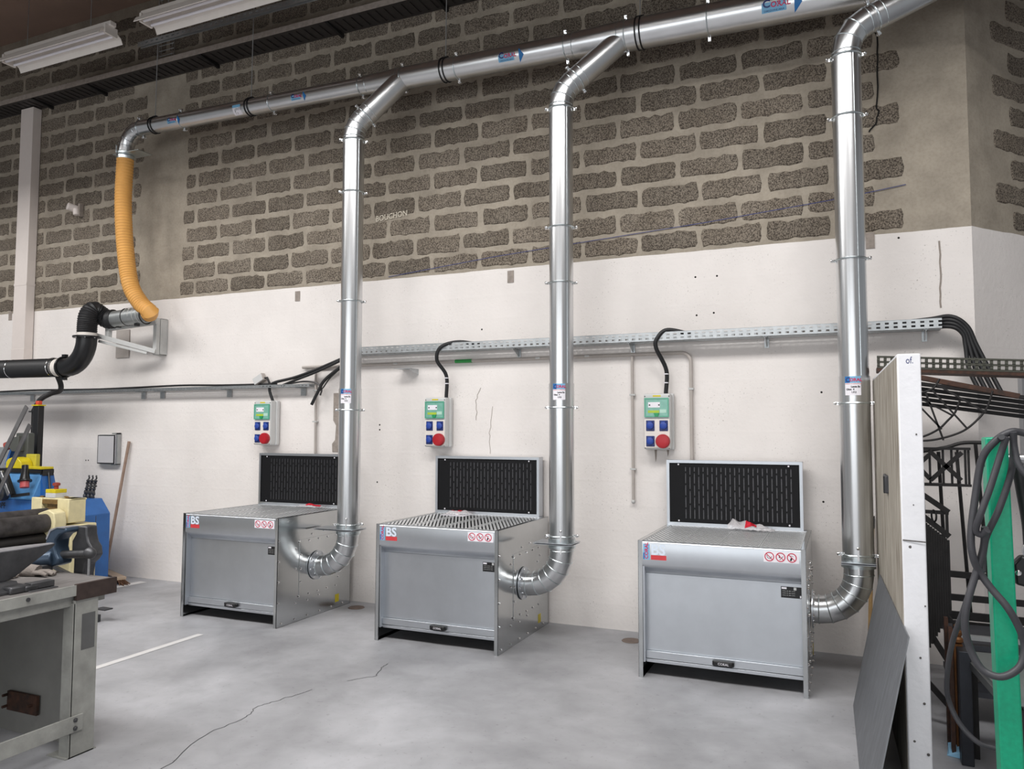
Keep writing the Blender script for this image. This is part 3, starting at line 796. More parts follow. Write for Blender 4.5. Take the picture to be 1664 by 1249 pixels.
    for k in range(3):
        cx = .841+.0665*k; cz = .8455
        M().ring((cx, yf2-.0008, cz), (0, 1, 0), .0235, .0290, .0005, 28).build('prohibition_ring', redring, sg)
        pm = M()
        if k == 0: pm.tube([(cx-.016, yf2-.0005, cz+.008), (cx-.010, yf2-.0005, cz-.008), (cx+.004, yf2-.0005, cz-.012), (cx+.015, yf2-.0005, cz+.002)], .0016, 6)
        elif k == 1: pm.quad((cx-.010, yf2-.0005, cz-.004), (cx-.004, yf2-.0005, cz-.006), (cx-.002, yf2-.0005, cz+.006), (cx-.008, yf2-.0005, cz+.016)); pm.bar((cx-.006, yf2-.0005, cz-.017), (cx+.016, yf2-.0005, cz+.006), .003, .0005, (0, 1, 0))
        else: pm.quad((cx-.012, yf2-.0005, cz-.018), (cx-.002, yf2-.0005, cz-.020), (cx+.004, yf2-.0005, cz-.004), (cx-.006, yf2-.0005, cz)); pm.bar((cx-.008, yf2-.0005, cz+.012), (cx+.010, yf2-.0005, cz+.008), .002, .0005, (0, 1, 0))
        pm.build('pictogram', black_ink, sg)
        M().bar((cx-.0178, yf2-.001, cz+.0178), (cx+.0178, yf2-.001, cz-.0178), .0045, .0004, (0, 1, 0)).build('prohibition_bar', redring, sg)
    yp_ = .0655
    rp = plate('rating_plate', .902, 1.026, .586, .656, blackp, t, yp_)
    plate('plate_mark', .906, .936, .640, .652, white_p, rp, yp_-.0005); plate('plate_mark', .978, .994, .636, .653, grey_pl, rp, yp_-.0005); plate('plate_mark', 1.014, 1.022, .590, .604, white_p, rp, yp_-.0005)
    for j in range(3): text('lettering', 'CORAL  BS  400 V  50 Hz', .007, grey_pl, rp, lambda x, y, j=j: (.91+x, yp_-.0005, .626-.013*j+y))
    # right side: access cover, bolts and yellow tag
    X = BW
    M().box((X, .28, .19), (X+.0035, .80, .69)).build('access_cover', galv_side, t, bevel=.001)
    bm_ = M().lathe((0, 0, 0), (1, 0, 0), [(.009, 0), (.009, .004), (.005, .009)], 8).mesh('bolt'); bm_.materials.append(chrome)
    pos = [(.28+.52*k/4+ (.02 if e else -.02)*0, z) for k in range(5) for z in (.21, .67) for e in (0,)]
    pos += [(y, z) for y in (.30, .78) for z in (.33, .44, .56)]
    pos = [(y, z) for y, z in pos]
    for y, z in pos: shared('bolt', bm_, t, (X+.0035, y, z))
    for y, z in [(.24, .16), (.40, .155), (.56, .17), (.24, .45), (.24, .62), (.45, .72), (.62, .73), (.84, .6), (.84, .28)]: shared('bolt', bm_, t, (X, y, z))
    for k in range(6): shared('bolt', bm_, t, (X, .06+.17*k, .028))
    for k in range(4): shared('bolt', bm_, t, (X, .022, .2+.17*k))
    M().box((X, .80, .055), (X+.002, .855, .125)).build('yellow_tag', yellow, t)
    return t
bench0 = make_bench()
spots = [(-5.0, -1.125, .3, 'leftmost grey metal extraction bench with slatted top and black hood'),
         (-3.008, -1.075, .2, 'middle grey metal extraction bench with slatted top and black hood'),
         (-.898, -1.115, .5, 'rightmost grey metal extraction bench next to the white partition')]
BENCH = []
for i, (x, y, rz, lab) in enumerate(spots):
    b = bench0 if i == 0 else copy_tree(bench0)
    b['label'] = lab; BENCH.append((b, x, y, rz))
for b, x, y, rz in BENCH: b.location = (x, y, 0); b.rotation_euler = (0, 0, radians(rz))

# plastic bags left on the benches
def bag(label, c, sx, sy, h, red, seed, rz, pointy=0):
    rd = random.Random(seed); nx, ny = 18, 10
    t = root('plastic_bag', label, 'bag', (c[0], c[1], c[2]), 'plastic bags left on the benches')
    R = Matrix.Rotation(rz, 3, 'Z')
    def hh(u, v):
        r = u*u+v*v
        w_ = h*max(0, 1-r)*(.55+.45*sin(5*u+seed)*cos(4*v+2*u))+.004
        if pointy: w_ += h*.9*math.exp(-((u+.75)**2)*14)*max(0, 1-v*v)
        return max(.004, w_)
    H = [[hh(-1+2*i/nx, -1+2*j/ny)+rd.uniform(0, h*.22) for j in range(ny+1)] for i in range(nx+1)]
    def sheet(k0, k1, j0, j1, lift):
        m = M(); b = 0
        for i in range(k0, k1+1):
            for j in range(j0, j1+1):
                u, v = -1+2*i/nx, -1+2*j/ny
                e = 1-.12*abs(sin(3*u+seed))
                p = R @ V((u*sx*(1-.1*v*v), v*sy*e, 0)); m.v.append(V(c)+p+V((0, 0, H[i][j]+lift)))
        n = j1-j0+1
        m.f += [(a*n+b_, (a+1)*n+b_, (a+1)*n+b_+1, a*n+b_+1) for a in range(k1-k0) for b_ in range(n-1)]
        return m
    o = sheet(0, nx, 0, ny, 0); base = M()
    o.build('bag_film', bagm, t, angle=30)
    sheet(*red, .002).build('red_print', mat('bag_red', rgb(196, 36, 52), .3, 0, .3, 40), t, angle=30)
bag('clear plastic bag with large red print on the leftmost bench', (-4.30, -.24, .899), .16, .05, .03, (6, 15, 3, 8), 2, 0)
bag('clear plastic bag with red print on the middle bench beside its hood', (-2.72, -.22, .899), .13, .06, .045, (4, 14, 5, 8), 5, .2)
bag('crumpled clear plastic bag with red print on the rightmost bench', (-.26, -.27, .899), .17, .07, .06, (7, 11, 2, 6), 9, -.15, 1)
solo(M().prism([(-2.86, -.30), (-2.62, -.33), (-2.60, -.22), (-2.84, -.20)], lambda x, y: (x, y, .8985), (0, 0, .003)), 'paper_sheet', white_p, 'folded white paper under the plastic bag on the middle bench', 'paper')

# ================================================================== ELECTRICS ON THE WALL
def make_box():
    t = root('socket_box', '', 'socket box', (0, 0, 0), 'socket boxes above the benches')
    W2, H, D = .108, .447, .125
    b = M().box((-W2-.012, -.05, -.004), (W2+.012, 0, H+.004)).build('back_box', grey_pl, t, bevel=.012, seg=3)
    m = M(); m.box((-W2, -D, 0), (W2, -.045, H)); m.build('body', grey_pl, t, bevel=.014, seg=3)
    y = -D
    m = M(); m.box((-W2+.006, y-.004, .012), (W2-.006, y+.002, .243)); m.build('socket_panel', white_en, t, bevel=.003)
    wn = M().box((-.098, y-.012, .258), (.098, y+.002, .412)).build('cover_window', greenw, t, bevel=.006)
    m = M()
    for q in ((-.098, .258, -.088, .412), (.088, .258, .098, .412), (-.088, .402, .088, .412), (-.088, .258, .088, .268)):
        m.box((q[0], y-.015, q[1]), (q[2], y-.011, q[3]))
    m.build('window_rim', mat('green_rim', rgb(86, 164, 136), .25, 0, .05), wn)
    M().box((-.068, y-.0135, .335), (.028, y-.0115, .378)).build('breaker', white_p, wn)
    for x in (-.062, .014): M().box((x, y-.0145, .350), (x+.012, y-.0130, .360)).build('breaker_switch', blackp, wn)
    M().box((-.07, y-.0135, .292), (.022, y-.0115, .312)).build('warning_strip', mat('yellow_green', rgb(176, 200, 60), .4, 0, .1), wn)
    M().box((.026, y-.0135, .292), (.078, y-.0115, .320)).build('paper_strip', mat('pale_strip', rgb(180, 216, 200), .4, 0, .05), wn)
    M().prism([(-.022, .29), (.022, .29), (.012, .264), (-.012, .264)], lambda x, z: (x, y-.013, z), (0, -.008, 0)).build('latch', mat('green_latch', rgb(26, 150, 92), .35, 0, .05), wn)
    M().box((-.032, y-.001, .422), (.032, y+.001, .434)).build('yellow_label', yellow, t)
    for x, z in ((-.053, .190), (.055, .190), (-.053, .066)):
        so = M().box((x-.034, y-.010, z-.042), (x+.034, y-.003, z+.042)).build('blue_socket', blue_dk, t, bevel=.004)
        m = M().lathe((x, y-.009, z), (0, -1, 0), [(.028, 0), (.028, .012), (.022, .016)], 20); m.box((x-.016, y-.024, z+.022), (x+.016, y-.009, z+.034))
        m.build('socket_lid', blue_pl, so)
    rs = M().lathe((.050, y-.003, .066), (0, -1, 0), [(.056, 0), (.056, .030), (.052, .036), (.046, .037)], 32).build('red_socket', red_pl, t)
    M().lathe((.050, y-.039, .066), (0, -1, 0), [(.044, 0), (.044, .004), (.030, .006)], 28).build('socket_lid', red_pl, rs)
    sc = M().lathe((0, 0, 0), (0, -1, 0), [(.005, 0), (.004, .002)], 8).mesh('screw'); sc.materials.append(blackp)
    for x, z in ((-.097, .012), (.097, .012), (-.097, .425), (.097, .425)): shared('screw', sc, t, (x, y-.0005, z))
    return t
box0 = make_box()
bxs = [(-5.01, 'leftmost grey socket box with green window and red socket, above the leftmost bench'),
       (-3.015, 'middle grey socket box with green window and red socket, above the middle bench'),
       (-.985, 'rightmost grey socket box with green window and red socket, above the rightmost bench')]
tmp = [box0]+[copy_tree(box0) for _ in range(2)]
for b, (x, lab) in zip(tmp, bxs): b.location = (x, 0, 1.485); b['label'] = lab
# bare plaster streaks under the right box
for x, h in ((-1.03, .10), (-.93, .055)):
    M().prism([(x-.008, 1.482), (x+.012, 1.482), (x+.006, 1.482-h*.7), (x, 1.482-h)], wf(0), (0, -.004, 0)).build('chipped_patch', concrete_chip, WB)

def cable(label, pts, r, group=None, ties=None, mt=None):
    if not ties: return solo(M().tube(spline(pts, 8), r, 10), 'power_cable', mt or black, label, 'cable', group, angle=60)
    t = root('power_cable', label, 'cable', pts[0], group)
    M().tube(spline(pts, 8), r, 10).build('sheath', mt or black, t, angle=60)
    for p in ties: M().ring(p, (0, 0, 1), r-.002, r+.003, .008, 14).build('cable_tie', white_p, t)
G = 'black supply cables of the socket boxes'
cable('black cable curving down from the tray to the leftmost socket box', [(-4.93, -.075, 1.925), (-4.965, -.09, 2.05), (-4.902, -.1, 2.112), (-4.631, -.1, 2.162), (-4.331, -.1, 2.245), (-3.9, -.1, 2.385)], .0145, G)
cable('black cable running from the low tray up to the high tray behind the leftmost downpipe', [(-4.80, -.1, 2.08), (-4.631, -.11, 2.130), (-4.331, -.11, 2.219), (-3.9, -.11, 2.375)], .013, G)
cable('black cable with a cut end dangling below the low tray end', [(-4.425, -.1, 1.887), (-4.342, -.1, 2.025), (-4.255, -.1, 2.138), (-3.95, -.1, 2.33)], .016, G)
cable('thin black cable beside the dangling cut cable', [(-4.38, -.085, 2.0), (-4.30, -.09, 2.05), (-4.2, -.1, 2.15), (-3.98, -.1, 2.31)], .007, G)
cable('thin grey cable looping over the end of the low tray', [(-4.75, -.07, 2.10), (-4.55, -.06, 2.12), (-4.40, -.06, 2.10), (-4.34, -.06, 2.04), (-4.36, -.05, 1.98)], .009, None, None, mat('grey_sheath', rgb(92, 90, 90), .5))
cable('black cable looping from the tray down to the middle socket box', [(-2.935, -.07, 1.93), (-2.925, -.09, 2.13), (-2.985, -.16, 2.27), (-2.94, -.17, 2.385), (-2.78, -.14, 2.428), (-2.58, -.10, 2.40)], .017, G, [(-2.925, -.082, 2.06), (-2.926, -.088, 2.11)])
cable('black cable looping from the tray down to the rightmost socket box', [(-.925, -.07, 1.93), (-.915, -.09, 2.12), (-.98, -.16, 2.295), (-.968, -.17, 2.373), (-.89, -.15, 2.438), (-.71, -.10, 2.40)], .017, G, [(-.92, -.08, 2.02), (-.917, -.088, 2.09)])
for i, lab in enumerate(('topmost black cable sweeping from the tray end down past the corner', 'second black cable sweeping from the tray end down past the corner', 'third black cable sweeping from the tray end down past the corner', 'lowest black cable sweeping from the tray end down past the corner')):
    d = i*.024
    cable(lab, [(.6, -.08, 2.40-.008*i), (.95, -.10, 2.425-d*.8), (1.09, -.14, 2.432-d), (1.185-d*.4, -.14, 2.358-d*.7), (1.235-d*.9, -.14, 2.228), (1.30-d*1.6, -.16, 2.06), (1.36-d*1.7, -.2, 1.9)], .015, 'cables leaving the tray end')

# perforated cable trays: real slots in the lip
def perf_strip(m, x0, x1, z0, z1, y, rows, pitch, slot, th=.0015):
    zs = [z0]
    h = (z1-z0)/(rows*2+1)
    for r_ in range(rows*2+1):
        za, zb = z0+h*r_, z0+h*(r_+1)
        if r_ % 2 == 0: m.box((x0, y, za), (x1, y+th, zb))
        else:
            x = x0
            while x < x1:
                xe = min(x+pitch-slot, x1); m.box((x, y, za), (xe, y+th, zb)); x += pitch
def tray(name, label, x0, x1, y0, y1, z0, z1, rows, pitch, slot, mt, brks, cat='cable tray'):
    t = root(name, label, cat, ((x0+x1)/2, y1, z0))
    m = M(); perf_strip(m, x0, x1, z0, z1, y0, rows, pitch, slot); m.box((x0, y0, z1-.001), (x1, y0+.008, z1+.001)); m.build('front_lip', mt, t, smooth=False)
    m = M(); perf_strip(m, x0, x1, z0, z1, y1-.0015, 1, pitch, slot); m.build('back_lip', mt, t, smooth=False)
    m = M(); n = 5; wy = (y1-y0)/(2*n+1)
    for j in range(2*n+1):
        ya, yb = y0+wy*j, y0+wy*(j+1)
        if j % 2 == 0: m.box((x0, ya, z0), (x1, yb, z0+.0015))
        else:
            x = x0+(pitch/2 if j % 4 == 1 else 0)
            while x < x1: m.box((x, ya, z0), (min(x+pitch-slot, x1), yb, z0+.0015)); x += pitch
    m.build('tray_floor', mt, t, smooth=False)
    for bx in brks:
        m = M(); m.prism([(0, z0), (y0+.01, z0), (y0+.01, z0-.012), (0, z0-.07)], lambda y, z, bx=bx: (bx, y, z), (.004, 0, 0)); m.box((bx-.015, -.004, z0-.075), (bx+.019, 0, z0)); m.box((bx-.012, y0+.01, z0-.004), (bx+.016, 0, z0))
        m.build('bracket', mt, t)
    return t
tray('cable_tray', 'galvanised perforated cable tray on the white wall running behind the downpipes', -3.95, 1.03, -.155, -.005, 2.352, 2.422, 2, .056, .026, traym, (-2.24, -1.21, -.15, .93))
tray('cable_tray', 'narrow low cable tray on the white wall left of the leftmost downpipe', -9.6, -4.44, -.11, -.005, 2.062, 2.092, 1, .045, .022, traym, ())
tb = [o for o in bpy.data.objects if o.name.startswith('cable_tray') and o.type == 'EMPTY'][-1]
for bx in (-8.7, -6.82, -6.53, -5.565, -4.594):
    m = M(); m.box((bx-.03, -.012, 1.98), (bx+.03, 0, 2.06)); m.box((bx-.026, -.1, 2.052), (bx+.026, 0, 2.06)); m.build('bracket', traym, tb)
cable('black cable lying along the low tray towards the grey junction box', [(-9.6, -.06, 2.10), (-8.6, -.06, 2.112), (-7.6, -.05, 2.103), (-6.9, -.06, 2.108), (-6.2, -.05, 2.118), (-5.6, -.06, 2.106), (-4.9, -.06, 2.103)], .011)
solo(M().box((-3.44, -.16, 2.205), (-3.27, 0, 2.209)).prism([(-3.275, 2.205), (-3.27, 2.205), (-3.27, 2.155), (-3.275, 2.155)], lambda x, z: (x, -.0, z), (0, -.01, 0)).prism([(0, 2.205), (-.155, 2.205), (-.155, 2.19), (0, 2.155)], lambda y, z: (-3.275, y, z), (.004, 0, 0)), 'wall_bracket', traym, 'empty small grey bracket on the white wall below the tray, right of the leftmost downpipe', 'bracket')
# tilted grey junction box
t = root('junction_box', 'small tilted grey junction box on the low cable tray', 'junction box', (-5.11, -.06, 2.10))
Rj = Matrix.Rotation(radians(-28), 3, 'Y')
def jb(x, y, z): return V((-5.12, -.06, 2.155))+Rj @ V((x, y, z))
m = M(); m.box((-.065, -.03, -.04), (.065, .03, .04)); m.v = [jb(*p) for p in m.v]; m.build('case', conduit_m, t, bevel=.006)
m = M(); m.box((-.06, -.036, -.035), (.06, -.03, .035)); m.v = [jb(*p) for p in m.v]; m.build('lid', grey_pl, t, bevel=.003)
M().tube([jb(.06, 0, -.02), jb(.09, 0, -.03), (-4.99, -.06, 2.11)], .012, 10).build('cable_gland', black, t)
# surface conduits
t = root('wall_conduit', 'grey conduit pipe under the tray turning down behind the rightmost bench', 'conduit', (-.73, -.02, .9))
arc = [(-.81+.08*sin(a), -.02, 2.185+.08*cos(a)) for a in [i*pi/2/8 for i in range(9)]]
M().tube([(-4.6, -.02, 2.265)]+arc+[(-.73, -.02, 1.0)], .014, 12).build('pipe', conduit_m, t)
for p in ((-3.5, 2.265), (-2.05, 2.265), (-.73, 1.97), (-1.6, 2.265)): M().box((p[0]-.02, -.036, p[1]-.008), (p[0]+.02, 0, p[1]+.008)).build('pipe_clip', grey_br, t)
M().ring((-2.78, -.02, 2.265), (1, 0, 0), .014, .0165, .17, 14).build('green_tape', greent, t)
t = root('wall_conduit', 'thin vertical conduit between the middle downpipe and the rightmost socket box', 'conduit', (-1.21, -.018, 1.06))
M().tube([(-1.212, -.018, 2.25), (-1.21, -.018, 1.06)], .012, 12).build('pipe', conduit_m, t)
for z in (1.93, 1.32): M().box((-1.235, -.032, z-.007), (-1.187, 0, z+.007)).build('pipe_clip', grey_br, t)
M().ball((-1.21, -.02, 1.055), .018).build('pipe_end', grey_br, t)
t = root('wall_conduit', 'thin vertical conduit beside the leftmost socket box going behind its bench', 'conduit', (-4.43, -.018, .9))
M().tube([(-4.437, -.018, 2.27), (-4.425, -.018, 1.0)], .012, 12).build('pipe', conduit_m, t)
for z in (2.03, 1.72): M().box((-4.46, -.032, z-.007), (-4.41, 0, z+.007)).build('pipe_clip', grey_br, t)

# ------------------------------------------------------------------ high level: wide tray, hanging rail, ladder, lamps
t = root('cable_tray', 'wide dark perforated cable tray high on the block wall under the ceiling', 'cable tray', (-5.5, -.02, 5.64))
x0, x1 = -11.5, 2.5
M().box((x0, -.275, 5.64), (x1, -.272, 5.70)).build('front_lip', traydk, t)
M().box((x0, -.005, 5.64), (x1, -.002, 5.70)).build('back_lip', traydk, t)
m = M(); x = x0
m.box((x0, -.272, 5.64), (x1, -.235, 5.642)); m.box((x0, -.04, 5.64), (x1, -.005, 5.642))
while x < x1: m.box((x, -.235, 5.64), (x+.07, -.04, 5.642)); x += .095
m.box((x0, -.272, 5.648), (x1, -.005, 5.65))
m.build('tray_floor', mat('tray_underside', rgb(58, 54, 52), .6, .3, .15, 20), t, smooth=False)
for bx in (-10.0, -8.55, -7.6, -5.85, -4.2, -3.0, -1.5):
    M().prism([(0, 5.64), (-.27, 5.64), (-.27, 5.625), (0, 5.60)], lambda y, z, bx=bx: (bx, y, z), (.03, 0, 0)).build('bracket', iron, t)
t = root('hanging_rail', 'slotted grey rail hanging parallel to the high tray, above the main duct', 'rail', (-4, -.5, 5.74))
m = M(); perf_strip(m, -6.48, 2.0, 5.735, 5.79, -.52, 1, .075, .035); m.box((-6.48, -.52, 5.788), (2.0, -.48, 5.79)); m.box((-6.48, -.482, 5.735), (2.0, -.48, 5.79)); m.build('channel', ltgrey, t, smooth=False)
for x in (-5.6, -3.4, -1.2): M().tube([(x, -.5, 5.78), (x, -.5, 6.63)], .004, 8).build('hanger', ltgrey, t)
t = root('wire_ladder', 'upright wire cable ladder on the wall between the tray and the ceiling', 'cable ladder', (-6.57, -.06, 5.65))
m = M()
for x in (-6.69, -6.66, -6.49, -6.46): m.tube([(x, -.06, 5.66), (x, -.06, 6.62)], .004, 6)
m.build('wires', traym, t)
for i in range(16):
    z = 5.70+.06*i; M().tube([(-6.69, -.06, z), (-6.64, -.075, z-.01), (-6.51, -.075, z-.01), (-6.46, -.06, z)], .004, 6).build('rung', traym, t)
def lamp(x0, x1, label):
    y0, z = -1.0, 5.56
    t = root('fluorescent_lamp', label, 'lamp', ((x0+x1)/2, y0, z), 'fluorescent lamps under the ceiling')
    prof = [(-.14, z), (-.115, z+.05), (-.06, z+.085), (-.045, z+.12), (.045, z+.12), (.06, z+.085), (.115, z+.05), (.14, z)]
    m = M(); m.prism(prof+[(p[0]*.97, p[1]-.004) for p in reversed(prof)], lambda y, zz: (x0, y0+y, zz), (x1-x0, 0, 0)); m.build('reflector', white_en, t, angle=20)
    M().box((x0-.03, y0-.035, z+.12), (x1+.03, y0+.035, z+.165)).build('housing', white_en, t, bevel=.004)
    for yy in (-.045, .045): M().tube([(x0+.03, y0+yy, z+.045), (x1-.03, y0+yy, z+.045)], .014, 12).build('tube', white_p, t)
    for xx in (x0-.005, x1-.02): M().box((xx, y0-.07, z+.03), (xx+.025, y0+.07, z+.12)).build('lamp_holder', white_en, t)
    for xx in (x0+.3, x1-.3): M().tube([(xx, y0, z+.16), (xx, y0, 6.63)], .004, 6).build('hanger', ltgrey, t)
lamp(-7.86, -6.28, 'white fluorescent lamp at the far left under the ceiling')
lamp(-5.80, -4.22, 'white fluorescent lamp cut off by the top of the picture')
solo(M().box((-14, -1.06, 6.50), (-2, -.94, 6.63)), 'ceiling_purlin', mat('purlin_brown', rgb(74, 66, 62), .8), 'dark ceiling purlin above the fluorescent lamps', 'beam')
# white upright trunking and small white sensor
t = root('cable_trunking', 'white upright cable trunking at the far left of the wall', 'trunking', (-8.85, -.04, 2.45))
M().box((-8.97, -.11, 2.42), (-8.74, 0, 5.63)).build('trunk', white_pl, t, bevel=.004)
M().box((-8.972, -.114, 2.44), (-8.738, 0, 2.62)).build('end_sleeve', white_pl, t, bevel=.003); M().box((-8.972, -.113, 3.40), (-8.738, 0, 3.43)).build('joint', white_pl, t)
t = root('wall_sensor', 'small white sensor on the bare block wall right of the trunking', 'sensor', (-7.98, -.05, 4.2))
M().tube([(-8.03, -.13, 4.29), (-7.99, -.03, 4.27)], .045, 16).build('head', white_pl, t, bevel=.008)
M().tube([(-7.97, -.06, 4.27), (-7.96, -.06, 4.19)], .035, 14).build('body', white_pl, t, bevel=.008)
M().box((-7.95, -.05, 4.18), (-7.92, 0, 4.33)).build('mount', concrete_chip, t)

# everything fixed to the wall stands clear of the proud blocks
for o in bpy.data.objects:
    if o.parent is None and o.name.split('.')[0] in ('cable_tray', 'cable_trunking', 'wall_sensor', 'wall_conduit', 'socket_box'): o.location.y -= .010   # stand clear

# ================================================================== LEFT: EXTRACTION ARM
t = root('fume_extractor', 'black jointed fume extraction boom on a grey wall bracket at the left', 'extractor', (-6.63, -.02, 2.45))
m = M(); m.box((-6.62, -.012, 2.46), (-6.49, -.008, 2.86)); m.box((-6.60, -.10, 2.46), (-6.595, -.01, 2.86)); m.box((-6.50, -.10, 2.46), (-6.495, -.01, 2.86)); m.box((-6.60, -.10, 2.855), (-6.495, -.01, 2.86)); m.box((-6.60, -.10, 2.46), (-6.495, -.01, 2.465))
m.build('wall_plate', grey_br, t)
M().box((-7.29, -.014, 2.46), (-7.08, -.008, 2.78)).build('spare_plate', conduit_m, t)
m = M(); m.bar((-6.52, -.13, 2.46), (-6.52, -.13, 2.86), .05, .05, (0, 1, 0)); m.build('hinge_post', grey_br, t, bevel=.004)
m = M(); m.bar((-6.50, -.15, 2.815), (-6.98, -.36, 2.74), .05, .05); m.bar((-6.98, -.36, 2.765), (-6.98, -.36, 2.64), .05, .05, (0, 1, 0)); m.build('upper_strut', grey_br, t, bevel=.003)
m = M(); m.bar((-6.50, -.15, 2.49), (-7.12, -.46, 2.675), .05, .05); m.bar((-6.58, -.19, 2.472), (-7.05, -.42, 2.60), .035, .03); m.build('lower_strut', grey_br, t, bevel=.003)
m = M().tube([(-6.40, -.355, 2.868), (-6.92, -.375, 2.835)], .088, 32); m.build('duct', mat('dull_zinc', (.48, .5, .5, 1), .4, .9, .1, 12), t)
for x in (-6.42, -6.70, -6.90): M().torus((x, -.364, 2.852), (1, .04, .06), .089, .007, 28, 8).build('band', black, t)
for x in (-6.48, -6.54, -6.60, -6.66): M().torus((x, -.362, 2.862), (1, .04, .06), .088, .0025, 28, 6).build('seam', grey_br, t)
for x in (-6.55, -6.83): M().box((x-.02, -.38, 2.745), (x+.02, -.34, 2.775)).build('saddle', black, t)
# ribbed black bend: out of the duct, up and over, down
path = spline([(-6.88, -.375, 2.84), (-6.97, -.39, 2.84), (-7.03, -.44, 2.895), (-7.05, -.50, 2.925), (-7.06, -.545, 2.86), (-7.065, -.555, 2.76), (-7.065, -.555, 2.665)], 40)
pts = [path[0]]
for p in path[1:]:
    if (p-pts[-1]).length > .009: pts.append(p)
M().tube(pts, [.095+(.007 if i % 2 else 0) for i in range(len(pts))], 28).build('ribbed_bend', black, t, angle=25)
A0 = V((-7.065, -.555, 2.655))
M().ring(A0+V((0, 0, .0)), (0, 0, 1), .08, .102, .035, 28).build('white_band', white_en, t)
M().ring(A0+V((0, 0, -.026)), (0, 0, 1), .08, .138, .018, 28).build('flange', blackp, t)
for k in range(8):
    a = 2*pi*k/8; M().ball(A0+V((.124*cos(a), .124*sin(a), -.036)), .007, 8, 4).build('bolt', chrome, t)
bl = [A0+V((0, 0, -.03))]+[A0+V((-.29*(1-cos(a)), 0, -.05-.29*sin(a))) for a in [pi/2*i/10 for i in range(11)]]+[A0+V((-.34, 0, -.34))]
M().tube(bl, .102, 28).build('smooth_elbow', blackp, t, angle=60)
ex = A0.x-.34; ezz = A0.z-.34
M().torus((ex, A0.y, ezz), (1, 0, 0), .108, .012, 28, 8).build('clamp_ring', blackp, t)
for s in (-1, 1): M().box((ex-.02, A0.y-.02, ezz+s*.125-.015), (ex+.03, A0.y+.02, ezz+s*.125+.015)).build('clamp_lug', blackp, t)
M().tube([(ex, A0.y, ezz), (ex-.13, A0.y, ezz)], .098, 28).build('white_sleeve', white_en, t)
pts = [V((ex-.10-.011*i, A0.y, ezz+.00012*i)) for i in range(190)]
M().tube(pts, [.097+(.007 if i % 2 else 0) for i in range(len(pts))], 24).build('ribbed_hose', black, t, angle=25)
for x in (ex-.16, ex-.85): M().torus((x, A0.y, ezz+.005), (1, 0, 0), .104, .005, 24, 6).build('steel_band', chrome, t)
M().tube(spline([(-7.55, -.52, 2.22), (-7.58, -.46, 2.13), (-7.68, -.40, 2.07), (-7.80, -.42, 2.04), (-7.90, -.47, 1.97), (-7.96, -.5, 1.84)], 8), .028, 10).build('supply_lead', black, t)

# ================================================================== LEFT: document holder, broom
t = root('document_holder', 'small wall-mounted document holder with grey sheets left of the broom', 'document holder', (-7.33, -.02, 1.25))
M().box((-7.50, -.02, 1.25), (-7.20, -.008, 1.58)).build('back_plate', ltgrey, t)
m = M(); m.box((-7.19, -.05, 1.24), (-7.165, -.008, 1.60)); m.box((-7.26, -.05, 1.585), (-7.165, -.008, 1.60)); m.box((-7.26, -.05, 1.235), (-7.165, -.008, 1.25)); m.build('hinge', ltgrey, t)
for k, (mt, x0) in enumerate(((green_edge, -7.51), (blackp, -7.495), (white_p, -7.478), (blackp, -7.462))):
    M().box((x0, -.035-.012*k, 1.25), (-7.19, -.030-.012*k, 1.575)).build('pocket', mt, t)
M().box((-7.45, -.0745, 1.262), (-7.20, -.072, 1.566)).build('pocket', paper_gr, t)
t = root('broom', 'wooden broom leaning on the white wall with its brown head on the floor', 'broom', (-7.2, -.1, 0))
M().tube([(-7.235, -.10, .05), (-7.01, -.03, 1.505)], [.016, .016], 12).build('handle', wood, t)
M().prism([(-7.28, -.14), (-6.70, -.40), (-6.66, -.30), (-7.25, -.05)], lambda x, y: (x, y, .045), (0, 0, .03)).build('head', mat('head_wood', rgb(176, 156, 136), .7, 0, .12, 12), t, bevel=.004)
m = M(); rd = random.Random(4)
for i in range(260):
    u, v = rd.random(), rd.random(); x = -7.27+.60*u; y = -.13-.26*u+.08*v
    m.bar((x, y, .048), (x+.05+.07*u*rd.random(), y-.03*rd.random(), .003), .006, .003)
bo = m.build('bristles', bristle, t, smooth=False); bo['kind'] = 'stuff'

# ================================================================== LEFT: blue machine tool
t = root('blue_machine', 'blue metalworking machine with yellow guard and chuck at the far left', 'machine', (-7.4, -.75, 0))
M().box((-8.3, -.99, 0), (-7.14, -.76, .92)).build('base', blue_m, t, bevel=.01)
M().prism([(-.99, .92), (-.76, .92), (-.76, 1.19), (-.88, 1.19)], lambda y, z: (-8.2, y, z), (.98, 0, 0)).build('sloped_cover', blue_m2, t, bevel=.006)
m = M(); m.prism([(-7.22, 1.17), (-7.14, .92), (-7.22, .92)], lambda x, z: (x, -.90, z), (0, .14, 0)); m.build('cover_edge', blue_m, t)
M().box((-7.95, -.90, 1.185), (-7.22, -.76, 1.225)).build('top_plate', blackp, t)
m = M().prism([(-7.79, 1.225), (-7.79, 1.29), (-7.76, 1.325), (-7.69, 1.345), (-7.60, 1.335), (-7.55, 1.30), (-7.53, 1.225)], lambda x, z: (x, -.9, z), (0, .13, 0)); m.build('yellow_guard', yellow, t, bevel=.01)
M().box((-7.66, -.77, 1.225), (-7.50, -.72, 1.375)).build('yellow_cover', mat('dull_yellow', rgb(196, 184, 60), .5), t, bevel=.008)
M().box((-7.53, -.91, 1.225), (-7.21, -.77, 1.250)).build('yellow_shelf', yellow, t, bevel=.006)
M().box((-7.25, -.89, 1.16), (-7.21, -.77, 1.222)).build('shelf_bracket', blackp, t)
m = M().box((-7.90, -.73, 1.32), (-7.70, -.65, 1.60)); gb = m.build('switch_box', mat('box_grey_green', rgb(78, 80, 76), .55, 0, .1), t, bevel=.012)
